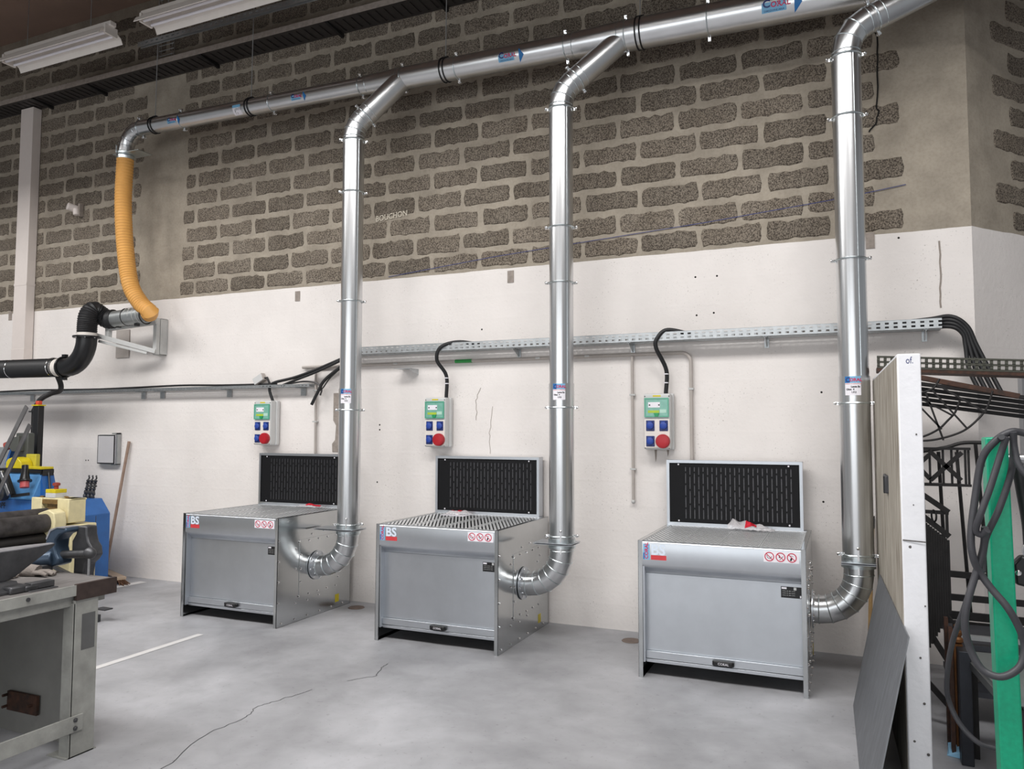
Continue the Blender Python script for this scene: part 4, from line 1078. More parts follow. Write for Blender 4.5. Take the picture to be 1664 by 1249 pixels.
m = M().prism([(-7.90, 1.54), (-7.75, 1.57), (-7.75, 1.40), (-7.85, 1.40), (-7.95, 1.48)], lambda x, z: (x, -.80, z), (0, .08, 0)); m.build('socket_cover', mat('box_grey_green', rgb(78, 80, 76)), gb, bevel=.006)
M().lathe((-7.95, -.78, 1.46), (-.6, -.3, -.3), [(.045, -.03), (.045, .02), (.03, .03)], 16).build('red_plug', mat('dull_red', rgb(150, 58, 46), .5, 0, .15), gb)
M().box((-7.88, -.74, 1.22), (-7.72, -.66, 1.34)).build('socket_base', blackp, gb)
m = M(); m.bar((-8.06, -.7, 1.25), (-7.96, -.7, 1.46), .05, .03); m.build('blue_arm', blue_m, t)
M().box((-8.6, -.66, 1.20), (-8.0, -.64, 1.44)).build('splash_panel', ltgrey, t)
po = M().box((-7.885, -.56, 1.0), (-7.795, -.49, 1.90)).build('black_column', blackp, t, bevel=.006)
M().box((-7.895, -.57, 1.90), (-7.785, -.48, 1.912)).build('yellow_cap', yellow, po)
M().box((-7.865, -.55, 1.912), (-7.815, -.50, 1.955)).build('red_lamp', mat('lamp_red', rgb(206, 74, 52), .4), po, bevel=.008)
M().tube([(-7.965, -.5, 1.60), (-7.965, -.5, 1.85)], .018, 10).build('lead_pipe', black, t)
M().box((-8.0, -.53, 1.83), (-7.92, -.47, 1.845)).build('pipe_holder', blackp, t)
ck = M().lathe((-7.64, -.99, .975), (0, -1, 0), [(.075, 0), (.078, .03), (.075, .06), (.045, .07), (.03, .10), (.028, .15), (.014, .16)], 24).build('chuck', steeld, t)
M().lathe((-7.77, -.99, 1.07), (0, -1, 0), [(.10, 0), (.10, .05), (.06, .07)], 24).build('hand_wheel', blackp, t)
m = M(); m.bar((-7.655, -1.03, 1.20), (-7.46, -1.06, .97), .045, .03, (0, 1, 0)); m.build('lever', steel, t, bevel=.006)
m = M(); m.bar((-7.60, -1.02, 1.20), (-7.415, -1.05, .97), .03, .04, (0, 1, 0)); m.bar((-7.45, -1.04, .955), (-7.20, -1.04, .985), .03, .03, (0, 1, 0)); m.build('lever_guard', blackp, t)
pg = M().lathe((-7.325, -1.0, 1.27), (.25, -.15, -1), [(.03, 0), (.032, .06), (.05, .15), (.065, .155), (.065, .17)], 20).build('black_plug', blackp, t)
M().lathe((-7.282, -1.027, 1.105), (.25, -.15, -1), [(.043, 0), (.043, .06), (.036, .062)], 20).build('plug_head', mat('dull_pink_red', rgb(186, 82, 84), .4), pg)
M().tube([(-7.22, -.82, 1.20), (-7.17, -.84, 1.08), (-7.12, -.86, .96)], .011, 8).build('lead', blackp, t)
text('maker_lettering', 'ZOPF', .085, black_ink, t, lambda x, y: (-7.80+x*.85, -.992, .82+y), bold=.002)
for k, (a, b, lab) in enumerate((((-7.80, -1.22, .72), (-7.01, -1.22, 1.864), 'longer grey steel flat bar leaning across the blue machine'), ((-7.72, -1.16, .62), (-7.04, -1.16, 1.683), 'shorter grey steel flat bar leaning across the blue machine'))):
    solo(M().bar(a, b, .05, .012, (0, 1, 0)), 'steel_flat_bar', mat('grey_flat_bar', rgb(120, 118, 118), .45, .5, .15, 9), lab, 'bar', 'flat bars leaning on the blue machine')

# blue cabinet with three drill bits on top
t = root('blue_cabinet', 'blue steel cabinet with a chamfered top beside the broom', 'cabinet', (-6.95, -.64, 0))
M().prism([(-7.20, 0), (-6.70, 0), (-6.70, .765), (-6.83, .915), (-7.20, .915)], lambda x, z: (x, -.80, z), (0, .31, 0)).build('shell', blue_m, t, bevel=.006)
M().box((-6.7005, -.66, .05), (-6.698, -.655, .75)).build('seam', steeld, t)
for k, (x, lab) in enumerate(((-6.985, 'leftmost dark drill bit standing behind the blue cabinet top'), (-6.93, 'middle dark drill bit standing behind the blue cabinet top'), (-6.875, 'rightmost dark drill bit standing behind the blue cabinet top'))):
    m = M(); n = 26
    pts = [(x-.03+.06*i/n+.004*sin(i*1.4), -.55+.004*cos(i*1.4), .915+.24*i/n) for i in range(n+1)]
    m.tube(pts, [.020 if i < 8 else (.011+.005*(i % 3) if i < 22 else .008) for i in range(n+1)], 8)
    solo(m, 'drill_bit', steeld, lab, 'drill bit', 'drill bits on the blue cabinet')

# plate roller: cream heads, steel rollers
t = root('plate_roller', 'cream plate rolling machine with long dark steel rollers', 'machine', (-6.5, -1.6, 0))
hd = M(); hd.box((-6.83, -1.26, .74), (-6.68, -1.06, .985)); hd.box((-6.46, -1.26, .76), (-6.30, -1.08, .985)); hd.box((-6.70, -1.20, .70), (-6.44, -1.06, .94)); hd.box((-6.83, -1.24, .965), (-6.30, -1.07, .985))
ho = hd.build('gear_head', cream, t, bevel=.008)
m = M(); m.box((-6.68, -1.255, .93), (-6.46, -1.20, .966)); m.box((-6.64, -1.23, .80), (-6.5, -1.2, .93)); m.build('oily_recess', oil, ho)
for x, y in ((-6.76, -1.2), (-6.5, -1.14), (-6.40, -1.2)): M().lathe((x, y, .985), (0, 0, 1), [(.02, 0), (.02, .008), (.012, .012)], 10).build('bolt', oil, ho)
m = M(); m.box((-6.66, -1.24, .985), (-6.52, -1.12, 1.03)); eb = m.build('stop_box', grey_pl, t, bevel=.004)
M().box((-6.66, -1.24, 1.03), (-6.52, -1.12, 1.065)).build('stop_lid', yellow, eb, bevel=.004)
M().lathe((-6.59, -1.18, 1.065), (0, 0, 1), [(.02, 0), (.02, .03), (.034, .034), (.034, .055), (.02, .062)], 16).build('stop_button', mat('dull_red', rgb(150, 58, 46)), eb)
M().box((-6.80, -1.25, 0), (-6.27, -.98, .74)).build('pedestal', cream, t, bevel=.01)
M().prism([(-6.36, .90), (-6.28, .87), (-6.26, .78), (-6.29, .66), (-6.27, .52), (-6.38, .52), (-6.50, .62), (-6.50, .86)], lambda x, z: (x, -1.42, z), (0, .12, 0)).build('bearing_block', cream, t, bevel=.01)
M().tube([(-6.39, -1.40, .775), (-6.39, -3.4, .775)], .085, 32).build('roller', roller_m, t)
M().tube([(-6.55, -1.30, .835), (-6.55, -3.4, .835)], .062, 28).build('roller', roller_m, t)
M().tube([(-6.42, -1.40, .63), (-6.42, -3.4, .63)], .06, 28).build('roller', mat('dark_roller', rgb(36, 33, 32), .5), t)
m = M(); m.box((-6.46, -3.4, .50), (-6.24, -1.35, .57)); m.build('bed', steeld, t)
M().box((-6.26, -1.75, .575), (-6.2, -1.55, .60)).build('stop_tab', cream, t)
m = M(); m.tube([(-5.52, -1.58, .30), (-5.52, -1.58, .06)], .016, 10); m.box((-5.56, -1.62, 0), (-5.47, -1.54, .06)); m.box((-5.52, -1.56, .10), (-5.40, -1.48, .11)); m.bar((-5.52, -1.58, .30), (-6.30, -1.5, .45), .03, .03)
m.build('foot_pedal', steeld, t)
M().box((-6.9, -3.5, 0), (-6.2, -3.3, .95)).build('far_stand', cream, t, bevel=.01)

# ================================================================== LEFT FOREGROUND: workbench with anvil and vise
XR, YF = -3.17, -3.28
t = root('workbench', 'worn grey steel workbench in the left foreground carrying the anvil', 'workbench', (-3.6, -4.2, 0))
M().box((-4.05, -5.6, .80), (XR, YF, .85)).build('top', wood_top, t, bevel=.004)
M().box((XR-.002, -5.6, .800), (XR+.006, -3.50, .852)).build('edge_strip', bench_gr, t)
M().box((XR-.01, -3.515, .775), (XR+.010, YF-.005, .856)).build('corner_angle', mat('brown_steel', rgb(70, 58, 54), .55, .4, .3, 18), t)
M().box((XR-.06, -5.6, .745), (XR-.02, YF-.05, .80)).build('apron', bench_gr, t, bevel=.003)
m = M(); m.box((XR-.012, -3.52, 0), (XR, -3.385, .775)); m.box((XR-.07, -3.525, 0), (XR, -3.515, .76)); m.box((XR-.14, -3.54, 0), (XR+.0, -3.37, .006))
lg = m.build('leg', bench_gr, t)
M().box((XR-.001, -3.475, .52), (XR+.001, -3.40, .70)).build('dark_patch', mat('leg_window', rgb(92, 92, 92), .7), lg)
m = M(); m.box((-4.03, -3.52, 0), (-3.96, -3.385, .775)); m.build('leg', bench_gr, t)
for x0 in (XR-.012, -4.02): M().box((x0, -5.5, 0), (x0+.012, -5.36, .775)).build('leg', bench_gr, t)
st = M().box((XR, -5.5, .125), (XR+.010, -3.455, .205)); so = st.build('stretcher', bench_gr, t, bevel=.002)
for y, z in ((-3.50, .185), (-3.50, .145)): M().lathe((XR+.01, y, z), (1, 0, 0), [(.011, 0), (.011, .006), (.005, .010)], 8).build('bolt', steeld, so)
M().lathe((XR+.006, -3.765, .83), (1, 0, 0), [(.010, 0), (.010, .005)], 8).build('bolt', steeld, t)
M().box((-3.95, -3.40, .0), (-3.20, -3.385, .745)).build('end_panel', bench_in, t)
m = M(); m.box((-3.80, -3.425, .12), (-3.56, -3.41, .22)); rb_ = m.build('rusty_bracket', ironr, t)
for x, z in ((-3.80, .14), (-3.80, .20), (-3.60, .17)): M().tube([(x, -3.45, z), (x, -3.40, z)], .008, 8).build('stud', ironr, rb_)
M().box((-4.04, -5.5, .10), (-4.0, -3.5, .7)).build('back_panel', mat('dark_panel', rgb(70, 70, 70), .7), t)

t = root('anvil', 'dark steel anvil with a bright top edge on the workbench', 'anvil', (-3.38, -3.9, .85))
sec = [(-3.49, 1.036, 1.046, .010), (-3.54, 1.008, 1.046, .028), (-3.60, .978, 1.046, .042), (-3.66, .945, 1.046, .05), (-3.71, .915, 1.046, .055), (-3.76, .90, 1.046, .055), (-4.05, .90, 1.046, .055), (-4.12, .95, 1.046, .05), (-4.30, 1.02, 1.046, .02)]
m = M()
for y, z0, z1, hw in sec: m.v += [V((-3.38-hw*.7, y, z0)), V((-3.38+hw*.7, y, z0)), V((-3.38+hw, y, z1)), V((-3.38-hw, y, z1))]
for i in range(len(sec)-1):
    for k in range(4): m.f.append((i*4+k, i*4+(k+1) % 4, i*4+4+(k+1) % 4, i*4+4+k))
m.f += [(0, 1, 2, 3), tuple(len(sec)*4-4+k for k in range(4))]
m.build('body', steeld, t, bevel=.003)
m = M(); m.prism([(-.045, .90), (.045, .90), (.06, .875), (.10, .865), (.10, .85), (-.10, .85), (-.10, .865), (-.06, .875)], lambda x, z: (-3.36+x, -4.08, z), (0, .36, 0)); m.build('foot', steeld, t, bevel=.003)
m = M(); m.prism([(-3.50, .012), (-3.60, .040), (-3.70, .053), (-4.05, .054), (-4.05, -.054), (-3.70, -.053), (-3.60, -.040), (-3.50, -.012)], lambda y, x: (-3.38+x, y, 1.046), (0, 0, .004)); m.build('face', vise_w, t)
m = M(); m.box((-3.33, -3.80, .85), (-3.24, -3.70, .885)); m.box((-3.30, -3.73, .85), (-3.235, -3.66, .88))
solo(m, 'steel_wedge', steeld, 'dark steel wedges packed against the foot of the anvil', 'wedge', bevel=.008)
m = M(); m.box((-3.335, -3.72, .85), (-3.215, -3.575, .855)); m.bar((-3.29, -3.72, .868), (-3.29, -3.575, .868), .006, .034); m.bar((-3.262, -3.70, .872), (-3.262, -3.58, .872), .05, .03)
solo(m, 'angle_offcut', mat('dark_offcut', rgb(78, 78, 80), .5, .4, .2), 'dark steel angle offcut lying on the workbench edge', 'offcut', bevel=.003)
# gloves
def glove(label, c, rz, seed, sc=1):
    rd = random.Random(seed); m = M(); R = Matrix.Rotation(rz, 3, 'Z'); c = V(c)
    def P(x, y, z): return c+R @ V((x*sc, y*sc, z*sc))
    m.tube([P(-.12, 0, .018), P(-.07, .005, .022), P(-.02, 0, .024), P(.03, 0, .020)], [.030, .036, .040, .034], 14)
    for k, (dy, l) in enumerate(((-.030, .075), (-.010, .09), (.010, .088), (.030, .07))):
        m.tube([P(.02, dy*.8, .020), P(.05+l*.3, dy+rd.uniform(-.008, .008), .020), P(.03+l, dy*1.3, .010)], [.013, .012, .009], 8)
    m.tube([P(-.04, .03, .018), P(-.01, .06, .016), P(.03, .07, .010)], [.014, .013, .010], 8)
    for i, v in enumerate(m.v): v.z = max(.8505, v.z+rd.uniform(-.003, .003))
    solo(m, 'work_glove', glove_m, label, 'glove', 'gloves on the workbench', angle=50)
glove('crumpled grey work glove on the workbench between the anvil and the vise', (-3.62, -3.43, .851), .35, 1)
glove('flat grey work glove behind the anvil on the workbench', (-3.74, -3.52, .851), -.2, 2)

# leg vise at the far end of the bench
t = root('bench_vise', 'dark blacksmith leg vise clamped to the far end of the workbench', 'vise', (-3.5, YF, .60))
yv = -3.30
def arc_poly(cx, cz, r, a0, a1, n): return [(cx+r*cos(a0+(a1-a0)*i/n), cz+r*sin(a0+(a1-a0)*i/n)) for i in range(n+1)]
outer = [(-3.71, .935), (-3.695, .965), (-3.655, 1.005), (-3.645, 1.04), (-3.62, 1.085), (-3.56, 1.102), (-3.50, 1.103), (-3.487, 1.085), (-3.50, 1.075), (-3.545, 1.06), (-3.575, 1.03), (-3.58, .99), (-3.565, .955), (-3.545, .93), (-3.55, .90), (-3.60, .885), (-3.66, .89)]
m = M().prism(outer, lambda x, z: (x, yv-.045, z), (0, .09, 0)); m.build('moving_jaw', vise_b, t, bevel=.008)
m = M().prism([(-3.648, 1.035), (-3.62, 1.086), (-3.56, 1.1035), (-3.50, 1.1045), (-3.50, 1.099), (-3.56, 1.098), (-3.61, 1.078), (-3.64, 1.03)], lambda x, z: (x, yv-.047, z), (0, .094, 0)); m.build('worn_edge', vise_w, t)
m = M().prism([(-3.50, 1.105), (-3.43, 1.105), (-3.425, 1.06), (-3.41, 1.02), (-3.385, .995), (-3.375, .95), (-3.40, .92), (-3.43, .90), (-3.44, .845), (-3.44, .60), (-3.52, .60), (-3.522, .85), (-3.52, .93), (-3.54, .955), (-3.54, 1.02), (-3.51, 1.06)], lambda x, z: (x, -3.27, z), (0, .07, 0)); m.build('fixed_jaw', steeld, t, bevel=.008)
sc_ = M().tube([(-3.74, yv-.10, .915), (-3.60, yv-.03, .93)], .040, 24).build('screw_box', vise_b, t, bevel=.006)
M().ring((-3.745, yv-.103, .9145), (-.14, -.07, -.015), .018, .036, .02, 24).build('box_mouth', steel, sc_)
M().tube([(-3.60, yv, .945), (-3.35, yv, .965)], .022, 16).build('screw', steeld, t)
M().ball((-3.355, yv, .968), .032, 14, 8, (1.1, 1, 1)).build('screw_head', steeld, t)
M().tube([(-3.348, yv-.01, .96), (-3.345, yv-.01, .66)], .006, 8).build('handle_bar', steel, t)
M().prism([(-3.73, .885), (-3.68, .90), (-3.60, .90), (-3.60, .858), (-3.64, .8515), (-3.69, .8515)], lambda x, z: (x, -3.40, z), (0, .07, 0)).build('mounting_strap', steeld, t, bevel=.005)
for x in (-3.70, -3.62): M().lathe((x, -3.40, .875), (0, -1, 0), [(.014, 0), (.014, .012), (.006, .018)], 8).build('bolt', steel, t)

# ================================================================== RIGHT: partition, leaning sheet
t = root('white_partition', 'thick white partition slab standing out from the wall at the right', 'partition', (.65, -1.4, 0))
partm = mat('white_slab_paint', rgb(232, 232, 236), .6, 0, .04, 6, bump=.15, bscale=40)
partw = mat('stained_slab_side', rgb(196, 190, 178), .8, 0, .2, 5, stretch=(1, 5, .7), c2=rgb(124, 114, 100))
m = M().prism([(.629, -2.277), (.727, -2.270), (.680, -.45), (.575, -.45)], lambda x, y: (x, y, 0), (0, 0, 1.99)); m.build('slab', partm, t, bevel=.006)
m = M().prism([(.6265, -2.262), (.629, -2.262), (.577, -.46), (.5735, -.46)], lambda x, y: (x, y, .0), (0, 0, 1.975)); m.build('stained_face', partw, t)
def pf(y): return .6265-(y+2.262)*(.6265-.5735)/1.802
m = M(); m.box((pf(-1.62)-.018, -1.62, 1.30), (pf(-1.62)+.01, -1.40, 1.395)); so = m.build('recessed_socket', mat('socket_grey', rgb(62, 62, 66), .5), t, bevel=.006)
m = M(); m.box((pf(-1.62)-.024, -1.60, 1.30), (pf(-1.62)-.015, -1.54, 1.39)); m.build('socket_flap', blackp, so)
text('pen_mark', 'of.', .045, navy_ink, t, lambda x, y: (.665+x*.7, -2.2755+(x*.07), 1.945+y))
for x, z, s in ((.66, 1.11, .008), (.69, .62, .005), (.70, .42, .006), (.655, .25, .008), (.71, .2, .007), (.70, 1.62, .004), (.68, 1.3, .003), (.715, .85, .004)):
    M().lathe((x, -2.2745, z), (0, -1, 0), [(s, 0), (s*.5, .001)], 7).build('paint_chip', mat('chip_grey', rgb(92, 88, 86), .9), t)
strip(M(), [(.632, 1.14), (.725, 1.135)], .006, lambda x, z: (x, -2.2785, z)).build('paint_ridge', mat('chip_grey', rgb(92, 88, 86)), t)
m = M(); A, B, C_, D_ = V((.405, -1.12, .002)), V((.575, -.82, .735)), V((.630, -2.50, .76)), V((.445, -2.76, .002))
n_ = (B-A).cross(D_-A).normalized()*.006
m.add([A, B, C_, D_, A+n_, B+n_, C_+n_, D_+n_], [(0, 1, 2, 3), (7, 6, 5, 4), (0, 4, 5, 1), (1, 5, 6, 2), (2, 6, 7, 3), (3, 7, 4, 0)])
solo(m, 'steel_sheet', sheetm, 'dark grey steel sheet leaning against the white partition', 'sheet', smooth=False)
t = root('wooden_stick', 'thin wooden stick leaning on the wall behind the rightmost downpipe', 'stick', (.52, -.06, 0))
M().tube([(.515, -.10, .0), (.56, -.035, .95)], [.014, .014], 10).build('shaft', woodp, t); M().tube([(.558, -.04, .93), (.562, -.034, 1.02)], .017, 10).build('grip', blackp, t)

# ================================================================== RIGHT: metal store behind the partition
t = root('rack_rail', 'dark perforated steel rail above the metal store at the right', 'rail', (1.05, -.62, 2.05))
m = M()
for k in range(3): m.bar((.60, -.62, 2.075+.034*k-.017), (1.75, -.62, 2.00+.034*k-.017), .014, .004, (0, 1, 0))
x = .60
while x < 1.74:
    f = (x-.60)/1.15
    for k in range(2): m.bar((x, -.62, 2.075-.075*f+.034*k), (x+.018, -.62, 2.074-.075*f+.034*k), .026, .004, (0, 1, 0))
    x += .040
m.build('perforated_lip', mat('olive_steel', rgb(74, 74, 66), .6, .3, .15), t, smooth=False)
m = M(); m.prism([(.60, 2.06), (1.75, 1.985), (1.75, 1.955), (.60, 2.03)], lambda x, z: (x, -.62, z), (0, .22, 0)); m.build('rail_floor', ironr, t)
labs = ['uppermost rusty flat bar of the sloping stack under the rack rail', 'second dark bar from the top of the sloping stack', 'third dark bar from the top of the sloping stack', 'fourth dark bar from the top of the sloping stack', 'fifth dark bar from the top of the sloping stack', 'lowest dark bar of the sloping stack']
for k in range(6):
    if k == 0: a, b, w_, h_ = (.70, -1.02, 1.985), (1.32, -1.02, 1.835), .04, .03
    else: a, b, w_, h_ = (.72, -.96+.03*k, 1.972-.030*k), (1.55, -.96+.03*k, 1.825-.026*k), .045, .022
    solo(M().bar(a, b, w_, h_), 'flat_bar', ironr if k == 0 else iron, labs[k], 'bar', 'sloping stack of bars', bevel=.002)
# wrought iron fan
t = root('iron_fan_grille', 'black wrought iron fan-shaped grille hanging under the stacked bars', 'grille', (.9, -1.1, 1.55))
def ironp(name, pts, r=.0075, mt=iron, par=None): return M().tube(pts, r, 8).build(name, mt, par)
Y = -1.1
for pts in ([(1.178, 1.865), (1.151, 1.777), (1.104, 1.707), (1.025, 1.636), (.914, 1.593), (.818, 1.578), (.72, 1.585)], [(1.014, 1.814), (.987, 1.743), (.949, 1.697), (.9, 1.646), (.819, 1.603), (.73, 1.59)], [(.914, 1.942), (.891, 1.899), (.865, 1.878), (.826, 1.864), (.76, 1.86)]):
    M().tube(spline([(x, Y, z) for x, z in pts], 6), .006, 8).build('arc', iron, t)
for a, b in (((.898, 1.907), (1.141, 1.742)), ((.874, 1.874), (1.047, 1.647)), ((.839, 1.861), (.923, 1.582)), ((.74, 1.872), (.974, 1.725)), ((.74, 1.86), (.916, 1.646))):
    M().bar((a[0], Y-.008, a[1]), (b[0], Y-.008, b[1]), .010, .010, (0, 1, 0)).build('spoke', iron, t)
# X-braced frame
t = root('braced_iron_frame', 'black iron frame with crossed braces below the fan grille', 'frame', (.92, -1.2, 1.3))
m = M()
for z in (1.535, 1.328): m.bar((.72, -1.2, z), (1.046, -1.2, z), .014, .014, (0, 1, 0))
m.build('rail', iron, t)
for x in (.73, .842, .909, .952, .982, 1.02, 1.036): M().bar((x, -1.19, 1.328), (x, -1.19, 1.535), .012, .010, (0, 1, 0)).build('upright', iron, t)
for a, b in (((.842, 1.353), (1.003, 1.514)), ((.84, 1.522), (.996, 1.357)), ((.74, 1.40), (.84, 1.50)), ((.74, 1.48), (.84, 1.36))):
    M().bar((a[0], -1.205, a[1]), (b[0], -1.205, b[1]), .024, .006, (0, 1, 0)).build('brace', iron, t)
m = M(); m.prism([(.72, -1.2), (1.046, -1.2), (1.0, -1.05), (.72, -1.05)], lambda x, y: (x, y, 1.325), (0, 0, .006)); m.build('foot_plate', iron, t)
# tall gate with round bars
t = root('iron_gate', 'tall black iron gate with long thin bars leaning at the back of the metal store', 'gate', (1.1, -.5, 0))
for (x0, z0), (x1, z1) in (((.952, 1.50), (.985, .45)), ((1.055, 1.50), (1.112, .45)), ((1.162, 1.56), (1.23, .45)), ((1.27, 1.56), (1.345, .45)), ((.85, 1.5), (.87, .45))):
    M().tube([(x0, -.5, z0), (x1, -.44, z1)], .011, 8).build('bar', iron, t)
for z, zz in ((.725, .700), (.575, .56), (.40, .39), (.46, .45)):
    M().bar((.74, -.50, z), (1.6, -.50, zz), .040 if z > .5 else .05, .02, (0, 1, 0)).build('rail', iron, t)
M().tube(spline([(.85, -.5, 1.5), (1.0, -.5, 1.53), (1.1, -.5, 1.56), (1.27, -.5, 1.56)], 6), .012, 8).build('top_rail', iron, t)
for x in (.76, 1.58): M().bar((x, -.49, 0), (x, -.49, .8), .03, .03, (0, 1, 0)).build('post', iron, t)
# balustrade panel with close-set bars and sloping handrails
t = root('balustrade_panel', 'black balustrade panel of close-set bars with a sloping handrail beside the partition', 'balustrade', (.82, -1.3, .5))
for k in range(16):
    x = .735+.0118*k; zt = 1.20-(x-.735)*.85; M().bar((x, -1.3, .30+(k*.022)), (x, -1.3, zt-.02), .0108, .012, (0, 1, 0)).build('bar', iron, t)
for z0, z1, w_ in ((1.32, 1.184, .022), (1.205, 1.05, .018)): M().bar((.735, -1.3, z0), (.918, -1.3, z1), .03, w_, (0, 1, 0)).build('handrail', iron, t)
M().bar((.735, -1.3, 1.185), (.918, -1.3, 1.18), .02, .012, (0, 1, 0)).build('rail', iron, t)
M().bar((.908, -1.3, 1.184), (.908, -1.3, 1.05), .014, .02, (0, 1, 0)).build('end_post', iron, t)
M().torus((.845, -1.3, 1.16), (1, .3, 0), .032, .005, 20, 6).build('scroll', iron, t)
m = M(); m.bar((.735, -1.28, .30), (.98, -1.28, .02), .03, .03, (0, 1, 0)); m.bar((.735, -1.28, .64), (.93, -1.28, .30), .03, .03, (0, 1, 0)); m.bar((.735, -1.28, .80), (.92, -1.28, .58), .02, .03, (0, 1, 0)); m.build('stringer', iron, t)
for x, y in ((.76, -1.28), (.95, -1.28)): M().bar((x, y, 0), (x, y, .35), .025, .025, (0, 1, 0)).build('foot', iron, t)
# dark post with rusty uprights
t = root('steel_post', 'dark square steel post standing in front of the metal store', 'post', (.915, -1.75, 0))
M().box((.890, -1.80, 0), (.944, -1.70, .55)).build('tube', mat('blue_black_steel', rgb(48, 50, 56), .45, .5, .2), t, bevel=.004)
for k, (x, y, h) in enumerate(((.868, -1.68, .64), (.876, -1.62, .62), (.862, -1.56, .66))):
    solo(M().bar((x, y, 0), (x, y, h), .018, .04, (0, 1, 0)), 'rusty_flat', ironr, ('nearest rusty upright flat beside the dark steel post', 'middle rusty upright flat beside the dark steel post', 'rearmost rusty upright flat beside the dark steel post')[k], 'bar', 'rusty flats beside the post')
m = M().lathe((.905, -1.64, .55), (0, 0, 1), [(.016, 0), (.026, .01), (.026, .025), (.016, .035), (.024, .05), (.024, .06), (.012, .07), (.018, .09), (.006, .10)], 14); m.box((.885, -1.66, 0), (.925, -1.62, .55))
solo(m, 'brass_spindle', mat('brass_rust', rgb(124, 82, 46), .5, .5, .25), 'rusty brown turned spindle behind the dark steel post', 'spindle')
# low welding table with a grey top
t = root('welding_table', 'low dark table with a grey sheet top half hidden by the green post', 'table', (1.15, -1.9, 0))
m = M().prism([(.935, -1.62), (1.5, -1.62), (1.5, -2.45), (1.01, -2.40)], lambda x, y: (x, y, .50-(y+1.62)*-.0), (0, 0, .012)); m.build('top', mat('grey_table_top', rgb(126, 132, 130), .4, .5, .12, 6), t)
for a, b in (((.935, -1.62), (1.01, -2.40)), ((.935, -1.62), (1.5, -1.62))): M().bar((a[0], a[1], .485), (b[0], b[1], .485), .03, .035).build('edge', mat('table_edge', rgb(96, 98, 98), .45, .5), t)
for x, y in ((.955, -1.66), (1.03, -2.36), (1.46, -1.66)): M().bar((x, y, 0), (x, y, .48), .055, .055, (0, 1, 0)).build('leg', iron, t)
m = M().box((.965, -2.42, .285), (1.04, -2.41, .33)); wp = m.build('slotted_plate', mat('cream_plate', rgb(226, 222, 210), .5), t)
for x, z in ((.978, .298), (.99, .322), (1.008, .30), (1.02, .32)): M().lathe((x, -2.42, z), (0, -1, 0), [(.006, 0), (.004, .002)], 8).build('hole', blackp, wp)
# dark shelves behind
t = root('low_steel_shelf', 'low dark steel shelf with hooks at the back of the metal store', 'shelf', (1.15, -.9, 0))
for z, d in ((.40, -1.15), (.16, -1.2)): M().box((.93, d, z), (1.7, -.62, z+.03)).build('board', mat('shelf_steel', rgb(70, 72, 78), .5, .4, .15), t)
for x in (.94, 1.68): M().box((x, -1.12, 0), (x+.02, -1.08, .55)).build('upright', iron, t)
M().box((.93, -1.16, .46), (1.7, -1.13, .485)).build('front_rail', ltgrey, t)
M().box((1.02, -1.0, .19), (1.25, -.8, .38)).build('carton', mat('grey_box', rgb(96, 92, 90), .7), t)
for k in range(3): M().tube([(.955+.02*k, -1.19, .33), (.975+.02*k, -1.19, .33), (.985+.02*k, -1.19, .31), (.985+.02*k, -1.19, .24)], .005, 6).build('hook', iron, t)
m = M(); m.prism([(.835, -1.70), (.895, -1.72), (.90, -1.62), (.85, -1.60)], lambda x, y: (x, y, .002), (0, 0, .03)); m.v[4] += V((.01, 0, -.02)); m.v[6] += V((0, 0, .02))
solo(m, 'blue_paper', blue_pap, 'crumpled pale blue paper on the floor behind the partition', 'paper', smooth=False)

# ================================================================== RIGHT FOREGROUND: green post with coiled lead
t = root('green_post', 'green painted steel post in the right foreground', 'post', (.92, -3.0, 0))
m = M(); m.add([(.885, -3.0, 0), (.957, -3.0, 0), (.957, -2.9, 0), (.885, -2.9, 0), (.868, -3.0, 1.612), (.938, -3.0, 1.614), (.938, -2.9, 1.614), (.868, -2.9, 1.612)], [(0, 3, 2, 1), (4, 5, 6, 7), (0, 1, 5, 4), (1, 2, 6, 5), (2, 3, 7, 6), (3, 0, 4, 7)])
m.build('column', green, t, bevel=.006)
M().box((.84, -3.02, 0), (1.0, -2.87, .012)).build('base_plate', green, t)
M().tube([(.90, -2.96, 1.60), (.90, -3.12, 1.615)], .010, 10).build('hook', steeld, t)
M().tube([(.93, -2.95, 1.535), (1.25, -2.95, 1.535)], .018, 14).build('cross_pipe', steel, t)
M().box((.868, -2.96, 1.505), (.872, -2.94, 1.525)).build('latch', blackp, t)
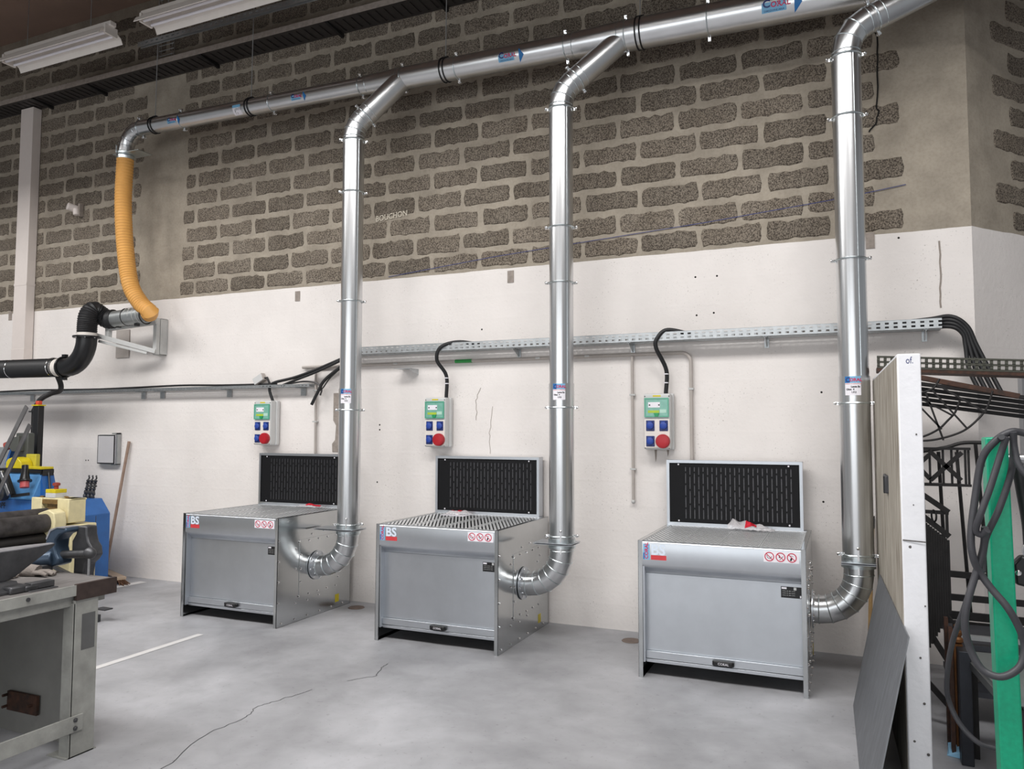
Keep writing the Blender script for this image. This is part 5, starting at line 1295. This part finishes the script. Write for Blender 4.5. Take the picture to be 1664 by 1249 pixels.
def lead(label, pts, y, r=.0125, y1=None):
    n = len(pts); yy = lambda i: y if y1 is None else y+(y1-y)*min(1, i/4)
    solo(M().tube(spline([(x, yy(i)+.012*sin(i*1.7), z) for i, (x, z) in enumerate(pts)], 6), r, 10), 'welding_lead', mat('grey_black_rubber', rgb(58, 58, 62), .5, 0, .15, 20), label, 'cable', 'grey leads hanging on the green post', angle=60)
lead('longest grey lead looped in a figure of eight over the green post', [(1.05, 1.60), (.977, 1.628), (.934, 1.632), (.887, 1.601), (.847, 1.537), (.825, 1.417), (.803, 1.265), (.809, 1.189), (.83, 1.137), (.862, 1.086), (.906, 1.027), (.94, .956), (.954, .895), (.936, .831), (.88, .793), (.825, .807), (.79, .877), (.776, .961), (.789, 1.048), (.817, 1.136), (.842, 1.224), (.846, 1.30)], -3.07)
lead('short grey lead bent into a hook left of the green post', [(.917, 1.615), (.898, 1.549), (.863, 1.44), (.832, 1.353), (.817, 1.291), (.834, 1.275), (.849, 1.293)], -3.10, .0115)
lead('grey lead crossing the face of the green post', [(.948, 1.630), (.946, 1.539), (.929, 1.464), (.892, 1.355), (.858, 1.268), (.845, 1.20), (.838, 1.14)], -3.04, .0115)
lead('grey lead hanging on the right edge of the green post', [(.94, 1.632), (.943, 1.58), (.952, 1.52), (.985, 1.47), (1.05, 1.42)], -3.085, .0115)
lead('thin grey lead dropping from the green post into the metal store', [(.817, 1.136), (.79, .98), (.762, .84), (.752, .70), (.762, .56), (.80, .46), (.86, .40), (.92, .385)], -3.06, .010, -2.6)
t = root('welding_torch', 'black welding clamp hanging at the right edge beside the green post', 'clamp', (1.0, -2.85, 1.1))
M().tube(spline([(.985, -2.86, 1.52), (1.0, -2.86, 1.40), (1.012, -2.86, 1.30), (1.015, -2.86, 1.22)], 6), .020, 12).build('lead_end', black, t)
M().lathe((1.015, -2.86, 1.22), (0, 0, -1), [(.022, 0), (.024, .03), (.018, .05)], 14).build('ferrule', chrome, t)
M().prism([(.96, 1.15), (.985, 1.18), (1.06, 1.17), (1.07, 1.10), (1.03, 1.06), (.965, 1.075)], lambda x, z: (x, -2.88, z), (0, .05, 0)).build('jaw', blackp, t, bevel=.008)
M().lathe((.972, -2.885, 1.12), (0, -1, 0), [(.010, 0), (.010, .008), (.004, .012)], 8).build('bolt', chrome, t)
